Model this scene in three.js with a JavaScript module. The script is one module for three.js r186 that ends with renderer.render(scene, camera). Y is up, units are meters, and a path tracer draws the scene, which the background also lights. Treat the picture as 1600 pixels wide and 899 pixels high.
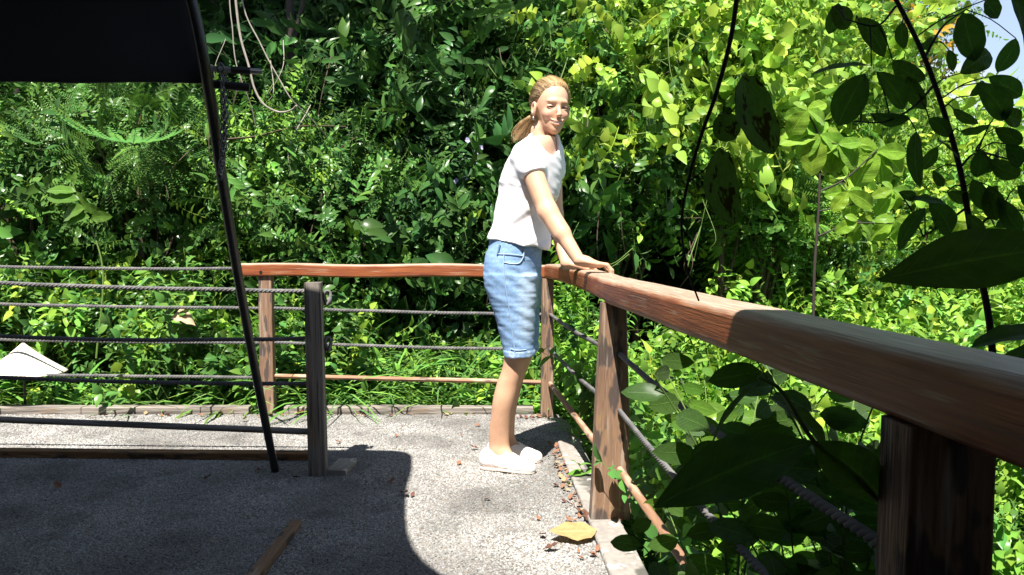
import * as THREE from 'three';
import { mergeGeometries } from 'three/addons/utils/BufferGeometryUtils.js';
import { createNoise3D } from 'simplex-noise';

// ------------------------------------------------------------------ camera, sky, sun, exposure
const scene = new THREE.Scene();
const EYE = 0.97, F = 1245, PITCH = Math.atan(70 / F);
const camera = new THREE.PerspectiveCamera(2 * Math.atan(449.5 / F) * 180 / Math.PI, 1024 / 575, 0.05, 600);
camera.position.set(0, EYE, 0);
camera.rotation.x = -PITCH;
scene.add(camera);
const renderer = new THREE.WebGLRenderer({ antialias: true });
renderer.toneMapping = THREE.LinearToneMapping;
renderer.toneMappingExposure = 2.85;
renderer.shadowMap.enabled = true;
const SUN = new THREE.Vector3(-0.13, 1, 0.54).normalize();
const sun = new THREE.DirectionalLight(new THREE.Color(1, 0.955, 0.87), 4.6);
sun.position.copy(SUN).multiplyScalar(40);
sun.castShadow = true;
sun.shadow.mapSize.set(4096, 4096);
Object.assign(sun.shadow.camera, { left: -14, right: 14, top: 14, bottom: -14, near: 1, far: 90 });
scene.add(sun);

// ------------------------------------------------------------------ random numbers and noise
function rng(seed) { let a = seed >>> 0; return () => { a = (a + 0x6D2B79F5) | 0; let t = Math.imul(a ^ (a >>> 15), 1 | a); t = (t + Math.imul(t ^ (t >>> 7), 61 | t)) ^ t; return ((t ^ (t >>> 14)) >>> 0) / 4294967296; }; }
const n3 = createNoise3D(rng(77));
const lerp = (a, b, t) => a + (b - a) * t, clamp = (x, a = 0, b = 1) => Math.min(b, Math.max(a, x));
const sstep = (a, b, x) => { const t = clamp((x - a) / (b - a)); return t * t * (3 - 2 * t); };
function hash2(x, y, s) { let h = Math.imul(x, 374761393) + Math.imul(y, 668265263) + Math.imul(s, 974634777); h = Math.imul(h ^ (h >>> 13), 1274126177); return ((h ^ (h >>> 16)) >>> 0) / 4294967296; }
function pn(u, v, px, py, s) {                                   // value noise that repeats over the unit square
  const x = u * px, y = v * py, xi = Math.floor(x), yi = Math.floor(y), fx = x - xi, fy = y - yi;
  const a = fx * fx * (3 - 2 * fx), b = fy * fy * (3 - 2 * fy), m = (n, p) => ((n % p) + p) % p;
  const x0 = m(xi, px), x1 = m(xi + 1, px), y0 = m(yi, py), y1 = m(yi + 1, py);
  return lerp(lerp(hash2(x0, y0, s), hash2(x1, y0, s), a), lerp(hash2(x0, y1, s), hash2(x1, y1, s), a), b);
}
function fbm(u, v, px, py, s, o = 4) { let t = 0, a = 0.5, n = 0; for (let k = 0; k < o; k++) { t += a * pn(u, v, px << k, py << k, s + k); n += a; a *= 0.55; } return t / n; }
function tex(w, h, fn, srgb = true) {
  const d = new Uint8Array(w * h * 4);
  for (let j = 0; j < h; j++) for (let i = 0; i < w; i++) {
    const c = fn((i + 0.5) / w, (j + 0.5) / h), k = (j * w + i) * 4;
    for (let q = 0; q < 3; q++) d[k + q] = clamp(Array.isArray(c) ? c[q] : c) * 255;
    d[k + 3] = 255;
  }
  const t = new THREE.DataTexture(d, w, h);
  t.wrapS = t.wrapT = THREE.RepeatWrapping; t.magFilter = THREE.LinearFilter; t.minFilter = THREE.LinearMipmapLinearFilter; t.generateMipmaps = true;
  if (srgb) t.colorSpace = THREE.SRGBColorSpace;
  t.needsUpdate = true; return t;
}
const mix3 = (a, b, t) => [lerp(a[0], b[0], t), lerp(a[1], b[1], t), lerp(a[2], b[2], t)];

// ------------------------------------------------------------------ sky: blue with loose white cloud all round
{
  const w = 1024, h = 512, d = new Float32Array(w * h * 4);
  for (let j = 0; j < h; j++) for (let i = 0; i < w; i++) {
    const el = ((j + 0.5) / h - 0.5) * Math.PI, az = (i + 0.5) / w * 2 * Math.PI;
    const y = Math.sin(el), x = Math.cos(el) * Math.cos(az), z = Math.cos(el) * Math.sin(az), k = (j * w + i) * 4;
    const t = Math.pow(clamp(y), 0.7);
    let c = mix3([1.65, 2.10, 2.75], [0.12, 0.25, 0.58], t);
    if (y > 0) {
      const s = 1.6 / (y + 0.25);
      const cl = 0.6 * n3(x * s, 3, z * s) + 0.3 * n3(x * s * 2.3, 9, z * s * 2.3) + 0.15 * n3(x * s * 5, 4, z * s * 5);
      c = mix3(c, [1.9, 1.95, 2.05], sstep(0.05, 0.6, cl) * 0.85);
    }
    d[k] = c[0]; d[k + 1] = c[1]; d[k + 2] = c[2]; d[k + 3] = 1;
  }
  const sky = new THREE.DataTexture(d, w, h, THREE.RGBAFormat, THREE.FloatType);
  sky.mapping = THREE.EquirectangularReflectionMapping; sky.magFilter = THREE.LinearFilter; sky.needsUpdate = true;
  scene.background = sky; scene.environment = sky;
  scene.backgroundIntensity = 0.19; scene.environmentIntensity = 0.19;
}

// ------------------------------------------------------------------ helpers
const V = (x, y, z) => new THREE.Vector3(x, y, z);
// a point of the place: where the sight line through a picture point is at depth d (metres from the photographer)
function at(px, py, d) {
  const u = (px - 800) / F, v = (449.5 - py) / F, c = Math.cos(PITCH), s = Math.sin(PITCH);
  const y = v * c - s, z = c + v * s;
  return V(u / z * d, EYE + y / z * d, -d);
}
const taken = {};
function numbered(n) { const k = taken[n] = (taken[n] ?? -1) + 1; return k ? `${n}_${String(k).padStart(3, '0')}` : n; }
function shade(o) { o.traverse(m => { if (m.isMesh) { m.castShadow = true; m.receiveShadow = true; } }); return o; }
function tag(o, label, category, group) { o.userData.label = label; o.userData.category = category; if (group) o.userData.group = group; return o; }
function thing(name, label, category, p = [0, 0, 0], group) {
  const o = new THREE.Group(); o.name = numbered(name); o.position.set(...p); scene.add(o); return tag(o, label, category, group);
}
function part(name, geo, mat, parent) { const m = new THREE.Mesh(geo, mat); m.name = name; m.castShadow = m.receiveShadow = true; parent.add(m); return m; }
function single(name, geo, mat, label, category, p = [0, 0, 0], group) { const m = part(numbered(name), geo, mat, scene); m.position.set(...p); return tag(m, label, category, group); }
function structure(o) { o.userData.kind = 'structure'; return o; }
function geom(pos, idx, uv, col) {
  const g = new THREE.BufferGeometry();
  g.setAttribute('position', new THREE.Float32BufferAttribute(pos, 3));
  if (uv) g.setAttribute('uv', new THREE.Float32BufferAttribute(uv, 2));
  if (col) g.setAttribute('color', new THREE.Float32BufferAttribute(col, 3));
  g.setIndex(idx); g.computeVertexNormals(); return g;
}
// sweep a closed profile [[a,b],...] along path points; a runs along "side", b along the other axis
function sweep(profile, path, { side, scale = () => [1, 1], wobble = 0, vscale = 1, u0 = 0 } = {}) {
  const pos = [], uv = [], idx = [], n = profile.length; let len = u0;
  const per = [0]; for (let i = 0; i < n; i++) { const a = profile[i], b = profile[(i + 1) % n]; per.push(per[i] + Math.hypot(b[0] - a[0], b[1] - a[1])); }
  const T = V(), A = V(), B = V();
  path.forEach((p, k) => {
    T.copy(path[Math.min(k + 1, path.length - 1)]).sub(path[Math.max(k - 1, 0)]).normalize();
    if (k) len += p.distanceTo(path[k - 1]);
    A.copy(side ?? V().crossVectors(T, V(0, 1, 0))).addScaledVector(T, -(side ?? A).dot(T)).normalize();
    if (!side) A.copy(V().crossVectors(T, V(0, 1, 0)).normalize());
    B.crossVectors(A, T);
    const s = scale(k / (path.length - 1));
    for (let i = 0; i <= n; i++) {
      const q = profile[i % n], w = 1 + wobble * n3(q[0] * 30 + 5, q[1] * 30, len * 3);
      pos.push(p.x + (A.x * q[0] * s[0] + B.x * q[1] * s[1]) * w, p.y + (A.y * q[0] * s[0] + B.y * q[1] * s[1]) * w, p.z + (A.z * q[0] * s[0] + B.z * q[1] * s[1]) * w);
      uv.push(len, per[i] * vscale);
    }
  });
  const m = n + 1;
  for (let k = 0; k + 1 < path.length; k++) for (let i = 0; i < n; i++) { const a = k * m + i, b = a + 1, c = a + m, d = c + 1; idx.push(a, b, c, b, d, c); }
  for (const k of [0, path.length - 1]) {                         // end caps
    const base = pos.length / 3;
    for (let i = 0; i < n; i++) { const o = (k * m + i) * 3; pos.push(pos[o], pos[o + 1], pos[o + 2]); uv.push(profile[i][0] + k, profile[i][1]); }
    for (let i = 1; i + 1 < n; i++) k ? idx.push(base, base + i, base + i + 1) : idx.push(base, base + i + 1, base + i);
  }
  return geom(pos, idx, uv);
}
function roundRect(w, h, r, seg = 3) {
  const o = [];
  for (const [cx, cy, a0] of [[w / 2 - r, h / 2 - r, 0], [-w / 2 + r, h / 2 - r, 1], [-w / 2 + r, -h / 2 + r, 2], [w / 2 - r, -h / 2 + r, 3]])
    for (let k = 0; k <= seg; k++) { const a = (a0 + k / seg) * Math.PI / 2; o.push([cx + r * Math.cos(a), cy + r * Math.sin(a)]); }
  return o;
}
const circle = (r, n) => Array.from({ length: n }, (_, k) => [r * Math.cos(k / n * 2 * Math.PI), r * Math.sin(k / n * 2 * Math.PI)]);
function line(a, b, n) { return Array.from({ length: n + 1 }, (_, k) => a.clone().lerp(b, k / n)); }
function tube(pts, r0, r1, n = 6, seg = 20) {
  const c = new THREE.CatmullRomCurve3(pts), P = c.getPoints(seg);
  return sweep(circle(1, n), P, { side: Math.abs(P[0].clone().sub(P[seg]).normalize().x) > 0.8 ? V(0, 0, 1) : V(1, 0, 0.2), scale: t => { const r = lerp(r0, r1, t); return [r, r]; } });
}
function rope(a, b, sag, r = 0.0095, pitch = 0.055) {            // three strands laid round each other
  const L = a.distanceTo(b), T = b.clone().sub(a).normalize(), S = V().crossVectors(T, V(0, 1, 0)).normalize(), U = V().crossVectors(S, T);
  const n = Math.ceil(L / pitch * 9), gs = [];
  for (let s = 0; s < 3; s++) {
    const P = [];
    for (let k = 0; k <= n; k++) {
      const t = k / n, ph = t * L / pitch * 2 * Math.PI + s * 2.0944, q = a.clone().lerp(b, t); q.y -= sag * 4 * t * (1 - t) + 0.002 * n3(t * L * 2, a.y, 1);
      P.push(q.addScaledVector(S, Math.cos(ph) * r * 0.5).addScaledVector(U, Math.sin(ph) * r * 0.5));
    }
    gs.push(sweep(circle(r * 0.54, 5), P, { side: U }));
  }
  return mergeGeometries(gs);
}

// ------------------------------------------------------------------ materials
const std = (o) => new THREE.MeshStandardMaterial(o);
const phys = (o) => new THREE.MeshPhysicalMaterial(o);
const lin = (r, g, b) => new THREE.Color().setRGB(r, g, b);
// weathered varnish: v runs round the beam, grey worn wood where the varnish has gone
const varnishMap = tex(1024, 512, (u, v) => {
  const grain = fbm(u, v, 4, 90, 3, 3), fine = fbm(u, v, 16, 220, 9, 2), blot = fbm(u, v, 6, 5, 21, 4);
  let c = mix3([0.42, 0.21, 0.12], [0.64, 0.37, 0.20], grain * 0.7 + blot * 0.5 - 0.1);
  c = mix3(c, [0.33, 0.15, 0.10], sstep(0.62, 0.82, fbm(u, v, 3, 14, 33, 3)) * 0.7);
  // pale worn top and worn streaks: profile starts at the right, v 0..0.33 is the top of the beam
  const top = sstep(-0.01, 0.05, v + 0.05 * (blot - 0.5)) * (1 - sstep(0.29, 0.35, v + 0.07 * (fbm(u, v, 24, 8, 5, 3) - 0.5)));
  const streak = sstep(0.60, 0.72, fbm(u, v, 7, 46, 12, 3) * 0.6 + blot * 0.4);
  const grey = mix3([0.56, 0.50, 0.45], [0.76, 0.71, 0.65], fine);
  c = mix3(c, grey, clamp(top * 0.8 + streak * 0.45));
  return c.map(x => x * (0.9 + 0.2 * fine));
});
const grainBump = tex(512, 512, (u, v) => 0.6 * fbm(u, v, 6, 110, 3, 3) + 0.4 * fbm(u, v, 30, 200, 8, 2), false);
const M = {};
M.rail = phys({ map: varnishMap, bumpMap: grainBump, bumpScale: 0.0011, roughness: 0.5 });
const postMap = tex(512, 512, (u, v) => {
  const g = fbm(u, v, 4, 70, 41, 3), b = fbm(u, v, 5, 4, 42, 4), f = fbm(u, v, 20, 160, 43, 2);
  let c = mix3([0.38, 0.28, 0.22], [0.60, 0.48, 0.38], g * 0.8 + f * 0.3 - 0.05);
  c = mix3(c, [0.55, 0.44, 0.24], sstep(0.6, 0.8, b) * 0.6);
  c = mix3(c, [0.22, 0.19, 0.19], sstep(0.56, 0.66, fbm(u, v, 7, 16, 48, 4)) * 0.75);
  c = mix3(c, [0.66, 0.62, 0.58], sstep(0.6, 0.72, fbm(u, v, 6, 60, 50, 3)) * 0.5);
  return c;
});
M.post = std({ map: postMap, bumpMap: grainBump, bumpScale: 0.004, roughness: 0.85 });
const greyMap = tex(512, 512, (u, v) => {
  const g = fbm(u, v, 4, 80, 61, 3), f = fbm(u, v, 20, 170, 63, 2);
  let c = mix3([0.36, 0.34, 0.32], [0.62, 0.58, 0.54], g * 0.8 + f * 0.3 - 0.05);
  c = mix3(c, [0.50, 0.40, 0.30], sstep(0.55, 0.8, fbm(u, v, 5, 9, 62, 4)) * 0.6);
  return mix3(c, [0.24, 0.22, 0.21], sstep(0.6, 0.7, fbm(u, v, 3, 40, 68, 3)) * 0.6);
});
M.greyPost = std({ map: greyMap, bumpMap: grainBump, bumpScale: 0.004, roughness: 0.88 });
M.bar = std({ map: postMap, bumpMap: grainBump, bumpScale: 0.002, roughness: 0.75, color: lin(1.3, 1.2, 1.1) });
const ropeMap = tex(128, 128, (u, v) => { const f = fbm(u, v, 20, 8, 3, 3); return mix3([0.27, 0.27, 0.28], [0.50, 0.49, 0.48], f); });
M.rope = std({ map: ropeMap, roughness: 0.9 });
M.blackMetal = phys({ color: lin(0.012, 0.011, 0.011), roughness: 0.42, clearcoat: 0.3, clearcoatRoughness: 0.4 });
M.steel = std({ color: lin(0.55, 0.55, 0.52), roughness: 0.32, metalness: 0.85 });
M.chain = std({ color: lin(0.12, 0.12, 0.13), roughness: 0.45, metalness: 0.7 });
M.tarp = std({ color: lin(0.036, 0.036, 0.038), roughness: 0.9 });
M.roof = std({ color: lin(0.075, 0.055, 0.04), roughness: 0.9 });
const concreteMap = tex(512, 512, (u, v) => {
  const f = fbm(u, v, 60, 60, 7, 3), b = fbm(u, v, 6, 6, 17, 4);
  let c = mix3([0.46, 0.44, 0.42], [0.64, 0.61, 0.58], f * 0.7 + b * 0.3);
  c = mix3(c, [0.25, 0.25, 0.23], sstep(0.52, 0.68, fbm(u, v, 9, 9, 27, 5)) * 0.75);
  return mix3(c, [0.78, 0.77, 0.75], sstep(0.64, 0.7, fbm(u, v, 24, 24, 37, 3)) * 0.6);
});
M.concrete = std({ map: concreteMap, bumpMap: concreteMap, bumpScale: 0.004, roughness: 0.95 });
const aggMap = tex(1024, 1024, (u, v) => {
  const f = pn(u, v, 190, 190, 5), g = pn(u, v, 320, 320, 6), b = fbm(u, v, 5, 5, 15, 4), d = fbm(u, v, 9, 9, 25, 4);
  let c = mix3([0.32, 0.305, 0.29], [0.60, 0.57, 0.535], 0.55 * f + 0.45 * g);
  c = c.map(x => x * (0.8 + 0.4 * b));
  return mix3(c, [0.30, 0.28, 0.26], sstep(0.55, 0.75, d) * 0.55);
});
M.aggregate = std({ map: aggMap, bumpMap: aggMap, bumpScale: 0.004, roughness: 0.95 });
M.pebble = std({ color: lin(1, 1, 1), roughness: 0.8 });
const soilMap = tex(512, 512, (u, v) => mix3([0.10, 0.08, 0.05], [0.27, 0.24, 0.15], fbm(u, v, 30, 30, 4, 4)));
M.soil = std({ map: soilMap, roughness: 1 });
M.bark = std({ map: tex(256, 256, (u, v) => mix3([0.16, 0.12, 0.09], [0.42, 0.36, 0.29], fbm(u, v, 10, 30, 6, 4))), roughness: 0.95 });
M.twig = std({ color: lin(0.10, 0.085, 0.04), roughness: 0.85 });
M.darkStem = std({ color: lin(0.035, 0.025, 0.02), roughness: 0.8 });
M.greenStem = std({ color: lin(0.10, 0.17, 0.03), roughness: 0.7 });
M.liana = std({ map: tex(256, 256, (u, v) => mix3([0.36, 0.33, 0.29], [0.74, 0.71, 0.66], fbm(u, v, 30, 12, 66, 4))), roughness: 0.9 });
const leafMat = (c, gloss = 0.5, through = 0.34, o = {}) => phys({ color: c, roughness: 0.96, transmission: through, thickness: 0, clearcoat: gloss, clearcoatRoughness: 0.3, specularIntensity: 0.3, vertexColors: true, side: THREE.DoubleSide, ...o });
const leafBump = tex(256, 256, (u, v) => {                        // midrib and side veins, v along the leaf
  const x = Math.abs(u - 0.5) * 2, s = ((v * 9 + x * 1.5) % 1 + 1) % 1;
  return 0.5 + 0.3 * (1 - sstep(0, 0.05, x)) + 0.18 * (1 - sstep(0.0, 0.12, Math.min(s, 1 - s))) + 0.1 * fbm(u, v, 30, 30, 4, 2);
}, false);
const leafTint = tex(256, 256, (u, v) => {
  const x = Math.abs(u - 0.5) * 2, s = ((v * 9 + x * 1.5) % 1 + 1) % 1;
  const k = 0.80 + 0.16 * (1 - sstep(0.02, 0.08, x)) + 0.06 * (1 - sstep(0, 0.1, Math.min(s, 1 - s))) + 0.16 * (fbm(u, v, 8, 8, 14, 4) - 0.5);
  return [k, k, k];
});
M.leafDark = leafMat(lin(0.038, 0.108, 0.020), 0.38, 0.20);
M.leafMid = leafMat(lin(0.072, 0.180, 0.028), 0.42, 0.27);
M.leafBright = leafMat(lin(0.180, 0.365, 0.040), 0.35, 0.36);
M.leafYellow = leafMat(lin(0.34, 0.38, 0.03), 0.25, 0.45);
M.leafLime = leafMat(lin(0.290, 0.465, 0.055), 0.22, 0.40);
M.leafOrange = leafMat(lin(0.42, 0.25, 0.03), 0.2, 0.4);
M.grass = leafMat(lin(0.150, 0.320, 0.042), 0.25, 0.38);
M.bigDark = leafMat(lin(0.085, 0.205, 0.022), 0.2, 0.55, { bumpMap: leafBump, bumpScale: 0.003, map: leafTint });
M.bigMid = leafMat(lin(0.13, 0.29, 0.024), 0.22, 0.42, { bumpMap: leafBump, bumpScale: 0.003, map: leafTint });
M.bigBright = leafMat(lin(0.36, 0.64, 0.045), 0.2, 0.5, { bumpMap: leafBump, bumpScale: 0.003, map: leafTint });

// ------------------------------------------------------------------ terrain and platform
function ground(x, d) {
  const right = sstep(0.3, 1.4, x), back = sstep(5.2, 14, d);
  let y = -0.38 - 0.5 * right * (1 - sstep(4, 9, d)) ;
  y += back * lerp(3.2, 0.5, sstep(-2, 5, x)) + sstep(14, 60, d) * lerp(9, -1.0, sstep(-6, 9, x));
  y += 0.10 * n3(x * 0.5, d * 0.5, 2) + 0.04 * n3(x * 2, d * 2, 5);
  return y;
}
{
  const xs = [], ds = [];
  for (let i = -60; i <= 60; i++) xs.push(Math.sign(i) * (Math.abs(i) * 0.12 + Math.pow(Math.abs(i) / 60, 4) * 250));
  for (let i = 0; i <= 90; i++) { const t = i / 90; ds.push(-200 * Math.pow(1 - Math.min(1, t * 4), 3) - 1 + t * 22 + Math.pow(t, 6) * 300); }
  const pos = [], uv = [], idx = [];
  ds.forEach(d => xs.forEach(x => {
    let y = ground(x, d); if (d < 4.7 && x < 0.6) y = Math.min(y, -0.4);
    pos.push(x, y, -d); uv.push(x, d);
  }));
  for (let j = 0; j + 1 < ds.length; j++) for (let i = 0; i + 1 < xs.length; i++) { const a = j * xs.length + i, c = a + xs.length; idx.push(a, a + 1, c, a + 1, c + 1, c); }
  structure(part('ground', geom(pos, idx, uv), M.soil, scene));
}
const R = rng(5);
const kerbIn = d => 0.383 - 0.0445 * d;                            // inner line of the concrete edging
{
  const s = new THREE.Shape([[-6, 3], [0.50, 3], [0.40, -0.3], [kerbIn(2.3) + 0.05, -2.3], [kerbIn(3.76) + 0.07, -3.76], [0.34, -3.82], [0.30, -4.28], [0.24, -4.47], [-6, -4.47]].map(([x, z]) => new THREE.Vector2(x, -z)));
  const g = new THREE.ExtrudeGeometry(s, { depth: 0.34, bevelEnabled: true, bevelSize: 0.012, bevelThickness: 0.012, bevelSegments: 2 });
  g.rotateX(-Math.PI / 2); g.translate(0, -0.352, 0);
  const p = structure(part('platform', g, M.aggregate, scene));
  const base = new THREE.IcosahedronGeometry(1, 0);
  const kinds = [0, 1, 2].map(k => { const q = base.clone(), a = q.attributes.position; for (let i = 0; i < a.count; i++) { const w = 1 + 0.3 * n3(a.getX(i) * 2 + k * 7, a.getY(i) * 2, a.getZ(i) * 2); a.setXYZ(i, a.getX(i) * w, a.getY(i) * w * 0.6, a.getZ(i) * w); } q.computeVertexNormals(); return q; });
  const n = 56000, m4 = new THREE.Matrix4(), q = new THREE.Quaternion(), e = new THREE.Euler(), col = new THREE.Color();
  for (const kg of kinds) {
    const im = new THREE.InstancedMesh(kg, M.pebble, n); im.name = 'pebble_surface'; im.userData.kind = 'stuff'; im.castShadow = im.receiveShadow = true;
    for (let i = 0; i < n; i++) {
      const d = 2.0 + 2.45 * R(), x = lerp(-0.72 * d, Math.min(kerbIn(d) + (d > 3.82 ? 0.08 : 0), 0.3), R()), r = 0.0025 + 0.0030 * R() * R();
      e.set((R() - 0.5) * 0.9, R() * 6.3, (R() - 0.5) * 0.9); q.setFromEuler(e);
      m4.compose(V(x, r * 0.12, -d), q, V(r * (0.8 + R() * 0.6), r, r)); im.setMatrixAt(i, m4);
      const t = R(), patch = 0.85 + 0.3 * n3(x * 1.7, d * 1.7, 8);
      const c = t < 0.55 ? [0.40, 0.39, 0.375] : t < 0.75 ? [0.53, 0.52, 0.50] : t < 0.92 ? [0.29, 0.285, 0.28] : t < 0.96 ? [0.15, 0.15, 0.155] : [0.34, 0.27, 0.21];
      const k = (0.8 + 0.4 * R()) * patch * 0.74 * (1 - 0.28 * sstep(0.25, 0.7, n3(x * 3.5, d * 3.5, 3))); im.setColorAt(i, col.setRGB(c[0] * k, c[1] * k, c[2] * k));
    }
    p.add(im);
  }
  // concrete edging stones along the right side
  const kerb = structure(new THREE.Group()); kerb.name = 'kerb'; scene.add(kerb);
  for (const [a, b] of [[0.2, 1.33], [1.34, 2.655], [2.66, 3.76]]) {
    const P = line(V(kerbIn(b) + 0.055, -0.05, -b), V(kerbIn(a) + 0.055, -0.05, -a), 12);
    part('kerb_stone', sweep(roundRect(0.11, 0.15, 0.010), P, { wobble: 0.02 }), M.concrete, kerb);
  }
  // grey timber edging along the back
  const edge = structure(new THREE.Group()); edge.name = 'back_edging'; scene.add(edge);
  for (const [x0, x1] of [[-6, -3.4], [-3.39, -1.49], [-1.29, 0.12]])
    part('edging_timber', sweep(roundRect(0.07, 0.10, 0.006), line(V(x0, -0.008, -4.49), V(x1, -0.008, -4.49), 10), { wobble: 0.03 }), M.greyPost, edge);
}

// ------------------------------------------------------------------ handrail along the back and right of the platform
{
  const o = thing('wooden_railing', 'worn orange-brown handrail fence on posts with ropes, turning the corner behind the woman', 'railing');
  const rx = d => 0.553 - 0.071 * d;                               // centre line of the right rail
  const P = [];
  for (const d of [-0.6, 0, 0.4, 0.8, 1.2, 1.6, 2.0, 2.4, 2.69]) P.push(V(rx(d), 0.808, -d));
  const right = sweep(roundRect(0.105, 0.084, 0.018, 4), [...P].reverse().reduce((a, p, i, s) => (i ? a.push(...line(s[i - 1], p, 4).slice(1)) : a.push(p), a), []), { wobble: 0.03, vscale: 1 / 0.35 });
  part('handrail', right, M.rail, o);
  const mid = line(V(0.232, 0.812, -4.44), V(rx(2.69) + 0.002, 0.808, -2.692), 24);
  mid.forEach((p, i) => { const t = i / 24; p.x += 0.018 * Math.sin(t * Math.PI); p.y += 0.006 * Math.sin(t * Math.PI); });
  part('handrail', sweep(roundRect(0.103, 0.080, 0.018, 4), mid, { wobble: 0.03, vscale: 1 / 0.34, u0: 3.3 }), M.rail, o);
  const back = line(V(-1.53, 0.817, -4.50), V(0.20, 0.811, -4.49), 30); back.forEach((p, i) => { p.y += 0.004 * Math.sin(i * 0.4); });
  part('handrail', sweep(roundRect(0.095, 0.072, 0.012, 4), back, { wobble: 0.025, vscale: 1 / 0.31, u0: 7.1 }), M.rail, o);
  part('bolt_hole', new THREE.CylinderGeometry(0.009, 0.009, 0.004, 12).rotateX(Math.PI / 2).translate(-1.405, 0.806, -4.4515), M.blackMetal, o);
  const post = (x, d, top, bot, dep, y0, y1, mat, lean = 0, turn = 0) => {
    const n = 14, g = sweep(roundRect(1, 1, 0.06, 2), line(V(x, y0, -d), V(x + lean, y1, -d), n), { side: V(Math.cos(turn), 0, -Math.sin(turn)), scale: t => [lerp(bot, top, t) * (1 + 0.015 * Math.sin(t * 9 + x * 9)), dep], vscale: 0.13 });
    return part('post', g, mat, o);
  };
  post(0.338, 2.70, 0.084, 0.140, 0.052, 0.022, 0.7675, M.post, 0.006, 0.06);          // in front of the kerb
  post(0.196, 4.40, 0.062, 0.072, 0.060, -0.01, 0.772, M.post, 0, 0.05);
  post(-1.392, 4.50, 0.072, 0.084, 0.060, -0.20, 0.783, M.post, 0.002);
  post(0.482, 0.90, 0.098, 0.116, 0.070, 0.022, 0.7665, M.post, 0.004, 0.06);
  const rr = d => 0.542 - 0.0735 * d + 0.01;
  for (const y of [0.585, 0.392]) part('rope', rope(V(rr(4.42) - 0.02, y - 0.01, -4.42), V(rr(2.72) + 0.005, y + 0.008, -2.72), 0.012), M.rope, o);
  for (const y of [0.585, 0.392]) part('rope', rope(V(rr(2.68) + 0.01, y + 0.008, -2.68), V(rr(0.93), y, -0.93), 0.02), M.rope, o);
  part('lower_bar', sweep(circle(0.0135, 10), line(V(rr(4.36) - 0.02, 0.193, -4.36), V(rr(2.73), 0.198, -2.73), 10), { wobble: 0.06 }), M.bar, o);
  part('lower_bar', sweep(circle(0.0135, 10), line(V(rr(2.67) + 0.012, 0.198, -2.67), V(rr(0.93), 0.19, -0.93), 10), { wobble: 0.06 }), M.bar, o);
  part('lower_bar', sweep(circle(0.0135, 10), line(V(-1.35, 0.212, -4.50), V(0.17, 0.19, -4.42), 12), { wobble: 0.06 }), M.bar, o);
  // ropes of the back side
  part('rope', rope(V(-1.36, 0.600, -4.50), V(0.17, 0.572, -4.42), 0.004), M.rope, o);
  part('rope', rope(V(-1.36, 0.404, -4.50), V(0.17, 0.376, -4.42), 0.006), M.rope, o);
  part('rope', rope(V(-3.7, 0.860, -4.50), V(-1.53, 0.823, -4.50), 0.012), M.rope, o);
  part('rope', rope(V(-3.7, 0.655, -4.50), V(-1.43, 0.600, -4.50), 0.012), M.rope, o);
  part('rope', rope(V(-3.7, 0.450, -4.50), V(-1.43, 0.404, -4.50), 0.012), M.rope, o);
  part('rope', rope(V(-3.7, 0.250, -4.50), V(-1.43, 0.205, -4.50), 0.01), M.rope, o);
}
// rope fence with the short grey post on the left
{
  const o = thing('rope_fence', 'short grey post with dark ropes and a low bar on the left of the platform', 'fence');
  const px = -0.812, pd = 3.30;
  part('post', sweep(roundRect(1, 1, 0.05, 2), line(V(px - 0.002, -0.005, -pd), V(px - 0.012, 0.806, -pd), 14), { side: V(1, 0, -0.12), scale: t => [lerp(0.074, 0.066, t), 0.085], vscale: 0.13 }), M.greyPost, o);
  const L = (y0, y1, sag, m) => part('rope', rope(V(-3.3, y0, -3.36), V(px - 0.03, y1, -pd - 0.01), sag, 0.0095), m, o);
  L(0.865, 0.768, 0.018, M.rope); L(0.665, 0.573, 0.045, M.rope); L(0.475, 0.382, 0.03, M.rope);
  part('lower_bar', sweep(circle(0.0135, 10), line(V(-3.3, 0.262, -3.36), V(px - 0.02, 0.178, -pd), 12), { wobble: 0.05 }), M.greyPost, o);
  for (const y of [0.74, 0.545]) {                           // rope ends knotted on the far side of the post
    const P = []; for (let k = 0; k <= 16; k++) { const a = k / 16 * 6.28; P.push(V(px + 0.038 + 0.012 * Math.cos(a), y + 0.028 * Math.sin(a), -pd - 0.03 - 0.01 * Math.sin(a * 2))); }
    part('knot', sweep(circle(0.008, 6), P, { side: V(0, 0, 1) }), M.rope, o);
  }
  part('base_board', sweep(roundRect(0.06, 0.036, 0.006), line(V(-3.6, 0.016, -3.62), V(px - 0.06, 0.016, -3.52), 14), { wobble: 0.05 }), std({ map: postMap, roughness: 0.95, color: lin(0.75, 0.6, 0.35), bumpMap: grainBump, bumpScale: 0.003 }), o);
  single('stone_slab', sweep(roundRect(0.085, 0.03, 0.008), line(V(-0.725, 0.008, -3.46), V(-0.735, 0.008, -3.27), 6), { wobble: 0.05 }), M.concrete, 'small flat concrete slab lying beside the foot of the grey post', 'slab');
}

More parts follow.
